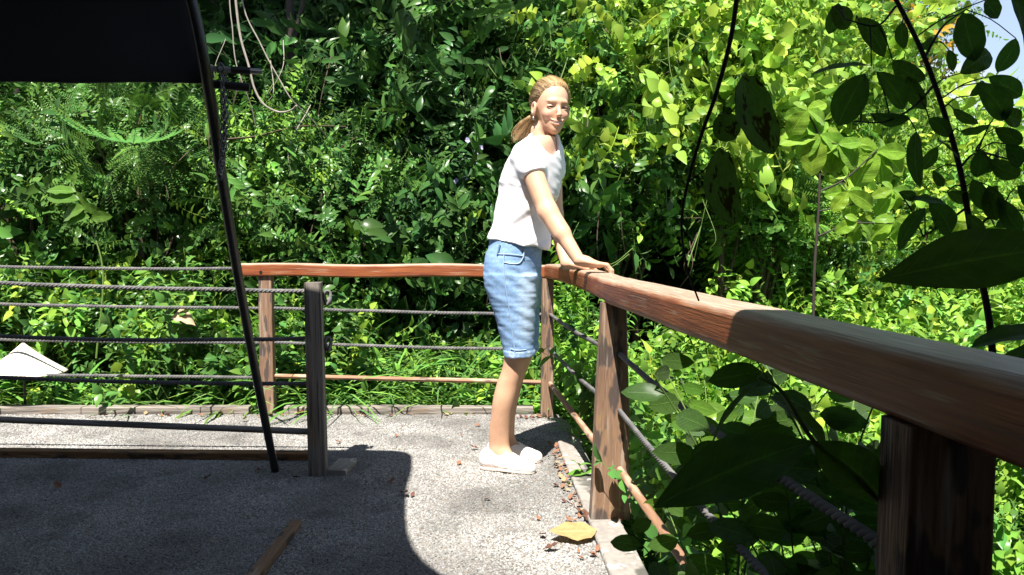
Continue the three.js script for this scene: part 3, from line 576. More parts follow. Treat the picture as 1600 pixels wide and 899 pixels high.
// undergrowth: nobody could count it
{
  const r = rng(311);
  const band = (name, label, cat, kd, n, place) => { const o = new THREE.Group(); o.name = numbered(name); o.userData.kind = 'stuff'; scene.add(tag(o, label, cat)); scatter(o, 'sprigs', kd, n, place); };
  const spot = (x, d, s, tint = 1, lean = 0.5, up = 1) => { const b = tint * (0.65 + 0.7 * r()), w = (r() - 0.5) * 0.35; return [V(x, ground(x, d), -d), V((r() - 0.5) * lean, up, (r() - 0.5) * lean + 0.12), s, [b * (1 + w), b, b * (1 - w)], r() * 6.28]; };
  // clumps raised on their own stems: sprigs fill the height up to h
  const fill = (x, d, h, s, tint) => { const q = spot(x, d, s, tint, 1.4); q[0].y += h * Math.pow(r(), 0.8); return q; };
  const backH = (x, d) => (0.42 + 0.30 * n3(x * 1.3, d * 1.1, 3) + 0.32 * sstep(4.7, 5.7, d)) * lerp(0.45, 1, sstep(-0.75, -1.15, x)) + 0.25 * sstep(-0.9, -1.8, x);
  const bx = () => { let d = 4.66 + 1.15 * Math.pow(r(), 0.9); const x = lerp(-0.69 * d - 0.2, 0.06 * d, r()); if (x < -2.35 && d < 5.05) d += 0.42; return [x, d]; };
  band('undergrowth', 'light green leafy undergrowth behind the back railing', 'undergrowth', 'herb', 800, () => { const [x, d] = bx(); return fill(x, d, backH(x, d), 0.6 + 0.5 * r()); });
  band('undergrowth', 'darker leafy undergrowth behind the back railing', 'undergrowth', 'herbMid', 2000, () => { const [x, d] = bx(); return fill(x, d, backH(x, d), 0.6 + 0.5 * r()); });
  band('undergrowth', 'heart-leaved creepers low behind the back railing', 'creeper', 'vine', 420, () => { const [x, d] = bx(); return fill(x, d, backH(x, d), 0.8 + 0.4 * r()); });
  band('grass', 'long grass growing behind the back railing', 'grass', 'grass', 330, () => { const [x, d] = bx(); const q = spot(x, d, 1.0 + 0.6 * r()); q[0].y += 0.3 * r(); return q; });
  band('grass', 'broad grass blades along the platform edge at left', 'grass', 'reed', 60, () => { const x = lerp(-2.9, -1.4, r()), d = 4.62 + 0.4 * r(); const q = spot(x, d, 0.7 + 0.5 * r()); q[0].y += 0.2; return q; });
  // right bank under the rail
  const rx = (d0, d1, w) => { const d = lerp(d0, d1, Math.pow(r(), 0.75)), x0 = 0.60 - 0.071 * d; return [x0 + (0.03 + w * d * r()), d]; };
  band('grass', 'sunlit long grass on the bank right of the platform', 'grass', 'grass', 1500, () => { const [x0, d] = rx(1.5, 5.4, 0.62), x = x0 + 0.1; const q = spot(x, d, 0.6 + 0.5 * r()); q[0].y += 0.35 * r(); return q; });
  band('undergrowth', 'sunlit light green herbs on the bank right of the platform', 'undergrowth', 'herb', 1500, () => { const [x, d] = rx(1.5, 5.6, 0.62); return fill(x, d, 0.30 + 0.16 * (d - 1.2) + 0.1 * n3(x * 2, d * 2, 1), 0.6 + 0.4 * r()); });
  band('undergrowth', 'darker herbs on the bank right of the platform', 'undergrowth', 'herbMid', 700, () => { const [x, d] = rx(1.3, 5.6, 0.62); return fill(x, d, 0.30 + 0.15 * (d - 1.2), 0.6 + 0.4 * r(), 1); });
  band('undergrowth', 'bright tall herbs beyond the near rail', 'undergrowth', 'herb', 1500, () => { const d = lerp(4.6, 8.5, r()), x = lerp(0.20 + 0.02 * (d - 4.6), 0.68, r()) * d; return fill(x, d, 0.95 + 0.2 * n3(x, d, 4), 0.8 + 0.5 * r()); });
  band('creeper', 'heart-leaved creepers in the sun beyond the near rail', 'creeper', 'vine', 800, () => { const d = lerp(4.0, 8.0, r()), x = lerp(0.17 + 0.025 * (d - 4), 0.68, r()) * d; return fill(x, d, 1.0 + 0.2 * n3(x, d, 4), 0.8 + 0.5 * r()); });
  band('grass', 'tall bright grass beyond the near rail', 'grass', 'reed', 420, () => { const d = lerp(4.0, 7.5, r()), x = lerp(0.18 + 0.02 * (d - 4), 0.68, r()) * d; const q = spot(x, d, 1.0 + 0.6 * r()); q[0].y += 0.5 * r(); return q; });
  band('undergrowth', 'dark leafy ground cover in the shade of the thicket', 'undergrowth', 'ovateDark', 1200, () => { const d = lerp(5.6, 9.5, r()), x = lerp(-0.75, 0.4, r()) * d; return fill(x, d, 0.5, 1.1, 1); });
}
// thicket beside the photographer on the right, outside the picture: added to shut out sky light
{
  const g = 'unseen shrubs beside the photographer';
  for (const [x, d, h, l] of [[2.0, 0.6, 0.9, 'unseen dense shrub beside the near end of the railing, added to block sky light'], [1.9, -0.9, 1.0, 'unseen dense shrub behind the near end of the railing, added to block sky light'], [2.7, 1.7, 1.0, 'unseen dense shrub right of the railing, added to block sky light']]) {
    const t = thing('shrub', l, 'shrub', [x, ground(x, d), -d], g);
    part('trunk', tube([V(0, 0, 0), V(0.05, 0.6, 0), V(0, 1.3, 0)], 0.03, 0.015, 6, 8), M.bark, t);
    crown(t, 'ovateDark', V(0, 1.3, 0), [0.62, 1.35, 0.75], 520, { lump: 0.2 });
  }
}
// the bank goes on to the right of the picture
for (const [x, d, l] of [[5.6, 6.2, 'bush on the bank right of the picture, nearest'], [6.8, 8.6, 'bush on the bank right of the picture, middle'], [8.4, 11.0, 'bush on the bank right of the picture, farthest'], [4.6, 4.0, 'low bush on the bank right of the near branch'], [10.5, 14.0, 'far bush on the bank beyond the right edge']]) {
  const t = thing('bank_bush', l, 'shrub', [x, ground(x, d), -d], 'bushes on the bank to the right');
  part('trunk', tube([V(0, 0, 0), V(0.05, 0.4, 0), V(0, 0.9, 0)], 0.03, 0.015, 6, 8), M.bark, t);
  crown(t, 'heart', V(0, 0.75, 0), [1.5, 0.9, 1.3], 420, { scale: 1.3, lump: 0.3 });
}
// lianas
{
  const li = (label, pts, r0, r1, mat = M.liana) => { const P = pts.map(([x, y, d]) => at(x, y, d)), o = P[0].clone(); single('liana', tube(P.map(p => p.clone().sub(o)), r0, r1, 7, 60), mat, label, 'liana', [o.x, o.y, o.z], 'hanging lianas'); };
  li('thickest pale liana, hanging past the steel bar and curling up at its end', [[364, -60, 5.2], [369, 10, 5.2], [376, 60, 5.2], [389, 105, 5.2], [398, 140, 5.2], [412, 163, 5.2], [435, 175, 5.2], [455, 172, 5.15], [463, 165, 5.1]], 0.008, 0.006);
  li('grey-brown liana slanting down to the right of the thick pale one', [[370, -60, 5.3], [383, 20, 5.3], [405, 65, 5.3], [420, 95, 5.3], [433, 118, 5.3], [455, 155, 5.3], [480, 180, 5.4], [510, 215, 5.6], [520, 245, 5.7]], 0.005, 0.0035);
  li('thin twisted liana left of the thick pale one', [[356, -40, 5.2], [360, 20, 5.2], [363, 45, 5.2], [365, 75, 5.2], [369, 100, 5.2], [377, 125, 5.2], [392, 165, 5.25], [400, 200, 5.3]], 0.004, 0.003);
  li('bare brown branch lying across the shrubs below the lianas', [[350, 218, 5.4], [400, 213, 5.4], [440, 203, 5.4], [475, 197, 5.5], [540, 198, 5.6]], 0.007, 0.005, M.bark);
  li('thin dry twig slanting over the shrubs left of centre', [[490, 262, 5.5], [520, 240, 5.5], [545, 222, 5.5], [560, 212, 5.6]], 0.004, 0.003, M.bark);
}
// thin hanging stems and dry twigs all through the thicket
{
  const r = rng(808), mats = [M.bark, M.liana, M.greenStem], names = ['dry brown twigs and stems tangled through the thicket', 'pale thin vine stems tangled through the thicket', 'thin green tendrils tangled through the thicket'];
  mats.forEach((m, q) => {
    const gs = [];
    for (let i = 0; i < [40, 9, 40][q]; i++) {
      const px = lerp([0, 350, 700][q], [1100, 560, 1500][q], r()), py = lerp(30, 420, r()), d = lerp(5.3, 6.0, r()) + (px > 1150 ? 0.7 : 0), a = at(px, py, d), l = 0.25 + 0.6 * r(), h = r() < 0.55 ? -1 : 0.3 * (r() - 0.5);
      const b = a.clone().add(V((r() - 0.5) * l * (h < -0.5 ? 0.5 : 1.6), h * l, (r() - 0.5) * 0.4)), c = a.clone().lerp(b, 0.5).add(V((r() - 0.5) * 0.2, (r() - 0.6) * 0.2, 0.1 * r()));
      gs.push(tube([a, c, b], 0.0022 + 0.003 * r(), 0.0012, 4, 12));
    }
    const o = part(numbered('tangled_stems'), mergeGeometries(gs), m, scene); o.userData.kind = 'stuff'; tag(o, names[q], 'stems');
  });
}
// ------------------------------------------------------------------ nearer plants with leaves one can pick apart
function bigLeaf(parent, A, B, wr, mat, { roll = 0, shape = {}, tint = [1, 1, 1], name = 'leaf' } = {}) {
  const o = parent.position, L = A.distanceTo(B), data = leafData(L, L * wr, { seg: 12, cols: 3, fold: 0.18, droop: 0.18, wave: 0.05, ...shape });
  const c = []; for (let i = 0; i < data.pos.length / 3; i++) c.push(...tint);
  const g = geom(data.pos, data.idx, data.uv, c), dir = B.clone().sub(A).normalize();
  const up = V(0, 0.25, 1).applyAxisAngle(dir, roll);
  g.applyMatrix4(basis(A.clone().sub(o), dir, up));
  return part(name, g, mat, parent);
}
function leafy(name, label, cat, base, stems, stemMat, leaves, mat, group) {
  const t = thing(name, label, cat, [base.x, base.y, base.z], group);
  for (const [pts, r0, r1] of stems) part('stem', tube(pts.map(p => at(...p).sub(base)), r0, r1, 6, 30), stemMat, t);
  const near = []; for (const [pts] of stems) near.push(...new THREE.CatmullRomCurve3(pts.map(p => at(...p))).getPoints(60));
  for (const [x0, y0, , , d] of leaves) {                            // each leaf on its own stalk
    const a = at(x0, y0, d); let b = near[0]; for (const q of near) if (q.distanceTo(a) < b.distanceTo(a)) b = q;
    if (a.distanceTo(b) > 0.006) part('leaf_stalk', tube([b.clone().sub(base), a.clone().lerp(b, 0.5).add(V(0, 0.006, 0)).sub(base), a.clone().sub(base)], 0.0011, 0.0008, 4, 6), stemMat, t);
  }
  for (const [x0, y0, x1, y1, d, wr, roll, m, shape, dd] of leaves) bigLeaf(t, at(x0, y0, d), at(x1, y1, d + (dd ?? 0)), wr, m ?? mat, { roll: roll ?? 0, shape: { curve: 0.12 * (R() - 0.5), droop: 0.1 + 0.5 * R(), fold: 0.15 + 0.25 * R(), wave: 0.09, ...shape }, tint: jit(R, 0.3) });
  return t;
}
{
  const ob = { peak: 0.55, sharp: 0.58 }, ov = { peak: 0.47, sharp: 0.66 };
  const b1 = at(1556, 640, 1.12);
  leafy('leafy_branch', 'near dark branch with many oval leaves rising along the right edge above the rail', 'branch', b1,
    [[[[1556, 640, 1.12], [1546, 500, 1.12], [1520, 375, 1.12], [1497, 250, 1.12], [1445, 90, 1.12], [1385, -30, 1.12]], 0.0055, 0.003],
     [[[1462, 130, 1.12], [1430, 165, 1.1], [1385, 190, 1.08], [1335, 190, 1.06]], 0.002, 0.001], [[[1445, 90, 1.12], [1475, 40, 1.13], [1510, 15, 1.14]], 0.002, 0.001],
     [[[1500, 260, 1.12], [1470, 190, 1.1], [1525, 235, 1.1], [1580, 250, 1.1]].slice(2), 0.002, 0.001], [[[1500, 262, 1.12], [1525, 240, 1.12], [1570, 262, 1.12]], 0.0018, 0.001],
     [[[1510, 325, 1.12], [1475, 350, 1.1], [1440, 370, 1.1]], 0.0018, 0.001], [[[1518, 365, 1.12], [1560, 330, 1.1], [1610, 330, 1.1]], 0.0018, 0.001], [[[1400, 10, 1.12], [1370, 40, 1.1], [1320, 30, 1.1]], 0.0018, 0.001]], M.darkStem,
    [[1362, 103, 1270, 98, 1.08, 0.3, 0.9, null, ov], [1352, 115, 1310, 195, 1.06, 0.58, 0.2, null, ob], [1340, 28, 1392, 88, 1.1, 0.42, 0.3, null, ov], [1370, 112, 1420, 172, 1.08, 0.42, 0.4, null, ob],
     [1395, 95, 1452, 130, 1.1, 0.45, 0.7, null, ov], [1360, 178, 1425, 190, 1.08, 0.34, 0.8, null, ob], [1432, 205, 1418, 295, 1.08, 0.3, 0.9, null, ov], [1418, 120, 1450, 178, 1.1, 0.4, 0.6, null, ov],
     [1452, 185, 1490, 215, 1.11, 0.5, 0.5, null, ov], [1300, 10, 1330, 45, 1.12, 0.7, 0.4, null, ob], [1310, 5, 1296, 52, 1.14, 0.5, 0.2, null, ob], [1410, 35, 1412, 76, 1.11, 0.5, 0.6, null, ov],
     [1483, 78, 1492, 112, 1.12, 0.45, 0.3, null, ov], [1505, 20, 1530, 95, 1.05, 0.62, 0.2, M.bigDark, ov], [1500, 115, 1565, 75, 1.06, 0.5, 0.2, null, ob], [1528, 130, 1580, 190, 1.07, 0.5, 0.5, null, ob],
     [1540, 0, 1562, 28, 1.0, 0.8, 0.2, null, ov], [1480, 320, 1425, 300, 1.1, 0.4, 0.7, null, ov], [1452, 318, 1500, 372, 1.08, 0.5, 0.3, null, ob], [1445, 325, 1398, 385, 1.06, 0.34, 0.6, null, ov],
     [1405, 300, 1440, 312, 1.1, 0.45, 0.4, null, ob], [1458, 268, 1475, 292, 1.1, 0.5, 0.5, null, ob], [1530, 235, 1530, 278, 1.08, 0.7, 0.3, null, ob], [1545, 250, 1598, 275, 1.07, 0.5, 0.5, null, ob],
     [1520, 280, 1550, 340, 1.09, 0.4, 0.7, null, ov], [1545, 290, 1560, 345, 1.08, 0.6, 0.3, null, ob], [1560, 310, 1600, 365, 1.07, 0.45, 0.3, null, ob], [1500, 250, 1470, 215, 1.11, 0.4, 0.8, null, ov],
     [1512, 335, 1540, 365, 1.1, 0.45, 0.9, null, ov], [1555, 200, 1600, 225, 1.06, 0.5, 0.6, null, ob], [1540, 270, 1580, 235, 1.1, 0.45, 0.8, null, ov], [1590, 290, 1640, 330, 1.05, 0.5, 0.4, null, ob], [1490, 170, 1530, 195, 1.12, 0.35, 0.9, null, ov], [1500, 205, 1560, 210, 1.12, 0.3, 1.0, null, ov],
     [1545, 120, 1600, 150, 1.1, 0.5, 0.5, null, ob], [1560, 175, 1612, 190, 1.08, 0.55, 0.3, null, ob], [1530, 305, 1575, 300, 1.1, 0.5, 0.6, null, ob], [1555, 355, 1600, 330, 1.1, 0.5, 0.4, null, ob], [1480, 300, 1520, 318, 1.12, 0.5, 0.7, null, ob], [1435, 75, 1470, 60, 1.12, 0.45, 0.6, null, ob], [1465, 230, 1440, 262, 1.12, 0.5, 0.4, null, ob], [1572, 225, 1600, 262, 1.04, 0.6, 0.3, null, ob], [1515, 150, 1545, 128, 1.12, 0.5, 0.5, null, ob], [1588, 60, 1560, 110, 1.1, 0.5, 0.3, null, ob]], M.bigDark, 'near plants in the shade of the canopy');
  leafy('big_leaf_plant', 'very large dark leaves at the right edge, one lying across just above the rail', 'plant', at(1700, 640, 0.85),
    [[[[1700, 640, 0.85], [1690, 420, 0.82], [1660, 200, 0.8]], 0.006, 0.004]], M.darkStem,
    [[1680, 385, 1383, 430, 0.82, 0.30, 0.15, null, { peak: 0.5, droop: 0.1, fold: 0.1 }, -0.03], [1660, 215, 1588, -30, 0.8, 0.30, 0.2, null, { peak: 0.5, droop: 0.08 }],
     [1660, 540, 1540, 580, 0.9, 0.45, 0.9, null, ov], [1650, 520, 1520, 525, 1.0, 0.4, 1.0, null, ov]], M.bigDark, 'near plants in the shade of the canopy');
  const spots = tex(128, 128, (u, v) => { const s = sstep(0.66, 0.72, fbm(u, v, 6, 6, 91, 3)), k = 0.85 + 0.25 * fbm(u, v, 20, 20, 5, 2); return mix3([k, k, k], [0.62, 0.40, 0.42], s); });
  M.spotted = leafMat(lin(0.075, 0.160, 0.02), 0.25, 0.42, { map: spots, bumpMap: leafBump, bumpScale: 0.0012 });
  leafy('hanging_vine', 'thin dark vine hanging left of the dark branch with three big spotted leaves', 'vine', at(1092, 470, 1.2),
    [[[[1155, -30, 1.02], [1142, 60, 1.03], [1118, 150, 1.05], [1098, 205, 1.07], [1075, 285, 1.1], [1065, 350, 1.14], [1074, 420, 1.18], [1092, 470, 1.22]], 0.0032, 0.0014], [[[1098, 203, 1.07], [1112, 198, 1.06], [1128, 196, 1.05]], 0.0013, 0.001], [[[1128, 196, 1.05], [1150, 165, 1.04], [1170, 125, 1.03]], 0.001, 0.001], [[[1075, 285, 1.1], [1098, 268, 1.08], [1116, 250, 1.06]], 0.0013, 0.001]], M.darkStem,
    [[1160, 118, 1222, 238, 1.0, 0.50, -0.1, M.spotted, { peak: 0.46, sharp: 0.5, curve: -0.10 }], [1122, 180, 1150, 218, 1.03, 0.95, 0.3, M.spotted, { peak: 0.5, sharp: 0.5 }], [1126, 232, 1150, 352, 1.02, 0.44, 0.1, M.spotted, { peak: 0.5, sharp: 0.48, curve: -0.10 }]], M.spotted, 'near plants in the shade of the canopy');
  leafy('big_leaf_plant', 'large drooping dark leaves below the near rail', 'plant', V(0.66, ground(0.66, 0.98), -0.98),
    [[[[1500, 905, 0.98], [1420, 830, 0.95], [1330, 740, 0.93], [1272, 690, 0.92], [1215, 605, 0.9], [1185, 590, 0.9]], 0.004, 0.002]], M.greenStem,
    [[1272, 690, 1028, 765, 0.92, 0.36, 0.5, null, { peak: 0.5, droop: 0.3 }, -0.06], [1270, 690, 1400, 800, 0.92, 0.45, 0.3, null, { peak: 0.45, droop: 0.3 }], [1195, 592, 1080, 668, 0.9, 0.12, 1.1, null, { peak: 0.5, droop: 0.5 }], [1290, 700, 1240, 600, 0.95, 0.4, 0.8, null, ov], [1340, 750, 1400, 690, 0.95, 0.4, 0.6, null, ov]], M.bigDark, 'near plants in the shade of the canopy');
  // pale sunlit sapling
  const W = (x, y, n, s) => Array.from({ length: n }, (_, i) => { const a = i / n * 6.28 + x, l = s * (0.8 + 0.4 * R()); return [x, y, x + l * Math.cos(a), y + l * (0.75 * Math.sin(a) + 0.35), 2.6 + 0.05 * (R() - 0.5), 0.5 + 0.15 * R(), 0.8 * (R() - 0.3), null, ob, 0.03 * (R() - 0.5)]; });
  leafy('sapling', 'pale yellow-green sapling with round sunlit leaves above the middle of the rail', 'sapling', at(1270, 560, 2.6),
    [[[[1270, 560, 2.6], [1273, 420, 2.6], [1280, 310, 2.6], [1278, 210, 2.6], [1258, 170, 2.6]], 0.005, 0.003], [[[1280, 300, 2.6], [1320, 280, 2.6], [1370, 235, 2.6]], 0.003, 0.002], [[[1280, 330, 2.6], [1330, 320, 2.6], [1390, 300, 2.6]], 0.003, 0.002], [[[1276, 370, 2.6], [1330, 350, 2.6], [1400, 350, 2.6]], 0.003, 0.002]], M.darkStem,
    [...W(1282, 210, 8, 54), ...W(1262, 172, 6, 44), ...W(1372, 236, 7, 52), ...W(1325, 300, 6, 38), ...W(1395, 296, 6, 38), ...W(1310, 225, 5, 42), ...W(1400, 345, 5, 40), ...W(1340, 345, 5, 36)], M.bigBright);
  leafy('sapling', 'sapling with large ribbed leaves above the ropes on the left', 'sapling', at(150, 560, 4.9),
    [[[[150, 560, 4.9], [160, 420, 4.9], [140, 350, 4.9], [118, 300, 4.9], [112, 285, 4.9]], 0.006, 0.003]], M.greenStem,
    [[118, 300, 68, 288, 4.88, 0.42, 0.6, null, ov], [124, 312, 70, 304, 4.86, 0.42, 0.5, null, ov], [132, 326, 82, 334, 4.84, 0.55, 0.3, null, ov], [140, 340, 95, 345, 4.84, 0.45, 0.4, null, ov], [120, 300, 138, 325, 4.88, 0.5, 0.4, null, ov], [130, 320, 155, 335, 4.88, 0.55, 0.3, null, ov], [142, 342, 172, 338, 4.88, 0.6, 0.2, null, ov], [112, 288, 116, 268, 4.9, 0.4, 0.4, null, ov]], M.bigMid);
  for (const [k, bx, by, d, lab] of [[0, 1030, 640, 2.3, 'leafy herb leaning over the ropes right of the wide post'], [1, 1110, 560, 2.6, 'leafy herb under the sunlit stretch of rail'], [2, 1250, 800, 1.5, 'shaded leafy herb low under the near rail'], [3, 1120, 850, 1.7, 'shaded leafy herb at the bottom right of the wide post'], [4, 1310, 620, 1.5, 'dark leafy herb close under the shaded rail'], [6, 1330, 720, 1.35, 'shaded herb left of the near post, upper one'], [7, 1320, 850, 1.35, 'shaded herb left of the near post, lowest one'], [9, 1150, 640, 1.7, 'herb between the ropes above the large drooping leaf']]) {
    const b = at(bx, by + 150, d), t = thing('herb', lab, 'herb', [b.x, b.y - 0.3, b.z], 'leafy herbs beside the right rail');
    const S = 0.75 + 0.25 * R();
    for (let i = 0; i < (k === 0 ? 2 : k === 3 ? 3 : 5); i++) {
      const a = i * 1.26 + k, tip = V(0.22 * Math.cos(a) * S, 0.62 * S, 0.18 * Math.sin(a) * S), mid = V(tip.x * 0.3, 0.36, tip.z * 0.3);
      part('stem', tube([V(0, 0, 0), mid, tip], 0.003, 0.0012, 5, 14), M.greenStem, t);
      for (let j = 0; j < 8; j++) { const s = 0.35 + 0.65 * j / 7, p = s < 0.5 ? V().lerp(mid, s * 2) : mid.clone().lerp(tip, s * 2 - 1), az = j * 2.2 + a, l = 0.06 + 0.045 * R(); bigLeaf(t, p.clone().add(t.position), p.clone().add(V(Math.cos(az) * l, (R() - 0.5) * 0.04, Math.sin(az) * l)).add(t.position), 0.5, k > 1 ? M.bigDark : M.bigMid, { shape: { ...ov, seg: 6, cols: 1 }, roll: R() - 0.5, tint: jit(R, 0.4) }); }
    }
  }
}
// ------------------------------------------------------------------ small things on and beside the platform
{
  const dry = (label, x, z, y, L, wr, turn, col, o = {}) => {
    const data = leafData(L, L * wr, { seg: 10, cols: 3, fold: 0.1, droop: -0.12, wave: 0.15, ...o }), g = geom(data.pos, data.idx, data.uv); g.translate(0, 0.004, -L / 2);
    const m = phys({ color: col, roughness: 0.8, side: THREE.DoubleSide, bumpMap: leafBump, bumpScale: 0.001, map: leafTint, transmission: 0.12, thickness: 0 });
    const q = single('fallen_leaf', g, m, label, 'leaf', [x, y, z], 'fallen leaves on the platform'); q.rotation.set(0, turn, 0); return q;
  };
  const w = at(895, 852, 2.55);
  dry('large dry yellow leaf on the gravel surface beside the wide post', w.x, -2.55, 0.022, 0.165, 0.66, -1.15, lin(0.60, 0.40, 0.16), { droop: -0.15, wave: 0.08, fold: 0.05 }).rotation.set(0.22, -1.35, 0.0, 'XYZ');
  const reds = [[848, 851, 'small dry red leaf just left of the large yellow leaf'], [862, 872, 'tiny dark red leaf below the large yellow leaf'], [918, 823, 'small wine-red leaf at the foot of the wide post'], [740, 708, 'small brown leaf behind the heel of the woman'], [632, 783, 'brown leaf on the curved shadow edge'], [325, 757, 'dark red leaf in the shade below the leaning leg'], [90, 771, 'brown leaf in the shade at the far left'], [195, 646, 'dark curled leaf by the back edging at left'], [255, 652, 'reddish leaf by the back edging behind the low bar'], [470, 651, 'pale red leaf near the back edging by the short post'], [905, 812, 'brown leaf scrap on the inner side of the edging'], [462, 758, 'brown leaf in the shade by the short post']];
  reds.forEach(([x, y, l], i) => { const d = 0.97 * F / (y - 379.2); const p = at(x, y, d); dry(l, p.x, p.z, 0.008, 0.045 + 0.025 * ((i * 7) % 5) / 5, 0.5, i * 1.7, i % 3 ? lin(0.16, 0.06, 0.03) : lin(0.32, 0.12, 0.06), { wave: 0.35, droop: -0.5, fold: 0.4 }); });
  const yl = at(382, 663, 0.97 * F / (663 - 379.2)); dry('small yellow leaf on the sunlit strip behind the low bar', yl.x, yl.z, 0.01, 0.05, 0.5, 0.8, lin(0.5, 0.42, 0.04), { droop: -0.8 });
  const cl = at(286, 503, 4.62), data = leafData(0.14, 0.13, { seg: 12, cols: 4, fold: 0.55, droop: 0.5, wave: 0.15 }), g = geom(data.pos, data.idx, data.uv); g.rotateY(Math.PI / 2); g.translate(-0.07, 0, 0);
  const q = single('curled_leaf', g, phys({ color: lin(0.78, 0.56, 0.34), roughness: 0.8, side: THREE.DoubleSide, map: leafTint, transmission: 0.2, thickness: 0 }), 'large curled pale-brown dead leaf caught in the herbs behind the ropes', 'leaf', [cl.x, cl.y + 0.02, cl.z]); q.rotation.set(0.5, 0, 0);
  // scraps of dry leaf gathered along the edges
  {
    const r = rng(99), d0 = leafData(0.03, 0.018, { seg: 4, fold: 0.5, droop: -0.6, wave: 0.3 }), n = 150, im = new THREE.InstancedMesh(geom(d0.pos, d0.idx, d0.uv), std({ color: lin(1, 1, 1), roughness: 0.9, side: THREE.DoubleSide }), n);
    const m4 = new THREE.Matrix4(), q4 = new THREE.Quaternion(), c = new THREE.Color();
    for (let i = 0; i < n; i++) {
      const t = r(); let x, d;
      if (t < 0.4) { d = lerp(2.35, 3.8, r()); x = kerbIn(d) - 0.01 - 0.07 * r() * r(); } else if (t < 0.6) { x = lerp(0.0, 0.2, r()); d = 4.38 - 0.12 * r() * r(); } else if (t < 0.85) { x = lerp(-2.6, 0, r()); d = 4.44 - 0.12 * r() * r(); } else { x = lerp(-1.4, 0.2, r()); d = lerp(2.5, 4.3, r()); }
      const s = 0.5 + 0.8 * r(); im.setMatrixAt(i, m4.compose(V(x, 0.007, -d), q4.setFromEuler(new THREE.Euler((r() - 0.5) * 0.5, r() * 6.3, (r() - 0.5) * 0.6)), V(s, s, s)));
      im.setColorAt(i, r() < 0.6 ? c.setRGB(0.22, 0.10, 0.055) : r() < 0.6 ? c.setRGB(0.32, 0.22, 0.12) : c.setRGB(0.12, 0.045, 0.03));
    }
    im.name = 'leaf_litter'; im.userData.kind = 'stuff'; im.castShadow = im.receiveShadow = true; scene.add(tag(im, 'scraps of dry brown leaf gathered along the platform edges', 'leaf litter'));
  }
  // lamp with a white cone shade
  const lp = at(37, 582, 4.60), lamp = thing('garden_lamp', 'white cone-shaped garden lamp shade on a dark stem at the left edge', 'lamp', [lp.x, ground(lp.x, 4.60), lp.z]);
  const h = lp.y - lamp.position.y, prof = []; for (let i = 0; i <= 14; i++) { const t = i / 14; prof.push(new THREE.Vector2(0.006 + 0.219 * t - 0.012 * Math.sin(t * 3.14), h + 0.172 * (1 - t))); }
  for (let i = 14; i >= 0; i--) { const t = i / 14; prof.push(new THREE.Vector2(0.001 + 0.216 * t - 0.012 * Math.sin(t * 3.14), h - 0.006 + 0.172 * (1 - t))); }
  const wear = tex(256, 256, (u, v) => mix3([0.90, 0.86, 0.80], [0.62, 0.50, 0.36], sstep(0.66, 0.8, fbm(u, v, 24, 24, 71, 4)) * 0.5));
  part('shade', new THREE.LatheGeometry(prof, 40), std({ map: wear, roughness: 0.9, side: THREE.DoubleSide }), lamp);
  part('stem', new THREE.CylinderGeometry(0.007, 0.007, h + 0.1, 10).translate(0, (h + 0.1) / 2, 0), M.blackMetal, lamp);
  // timber foot in the shade at the bottom
  single('timber_stick', sweep(roundRect(0.036, 0.03, 0.006), line(V(-0.738, 0.016, -1.95), V(-0.735, 0.016, -2.66), 10), { wobble: 0.06 }), M.post, 'dark wooden stick lying in the shade at the bottom left of centre', 'stick');
}
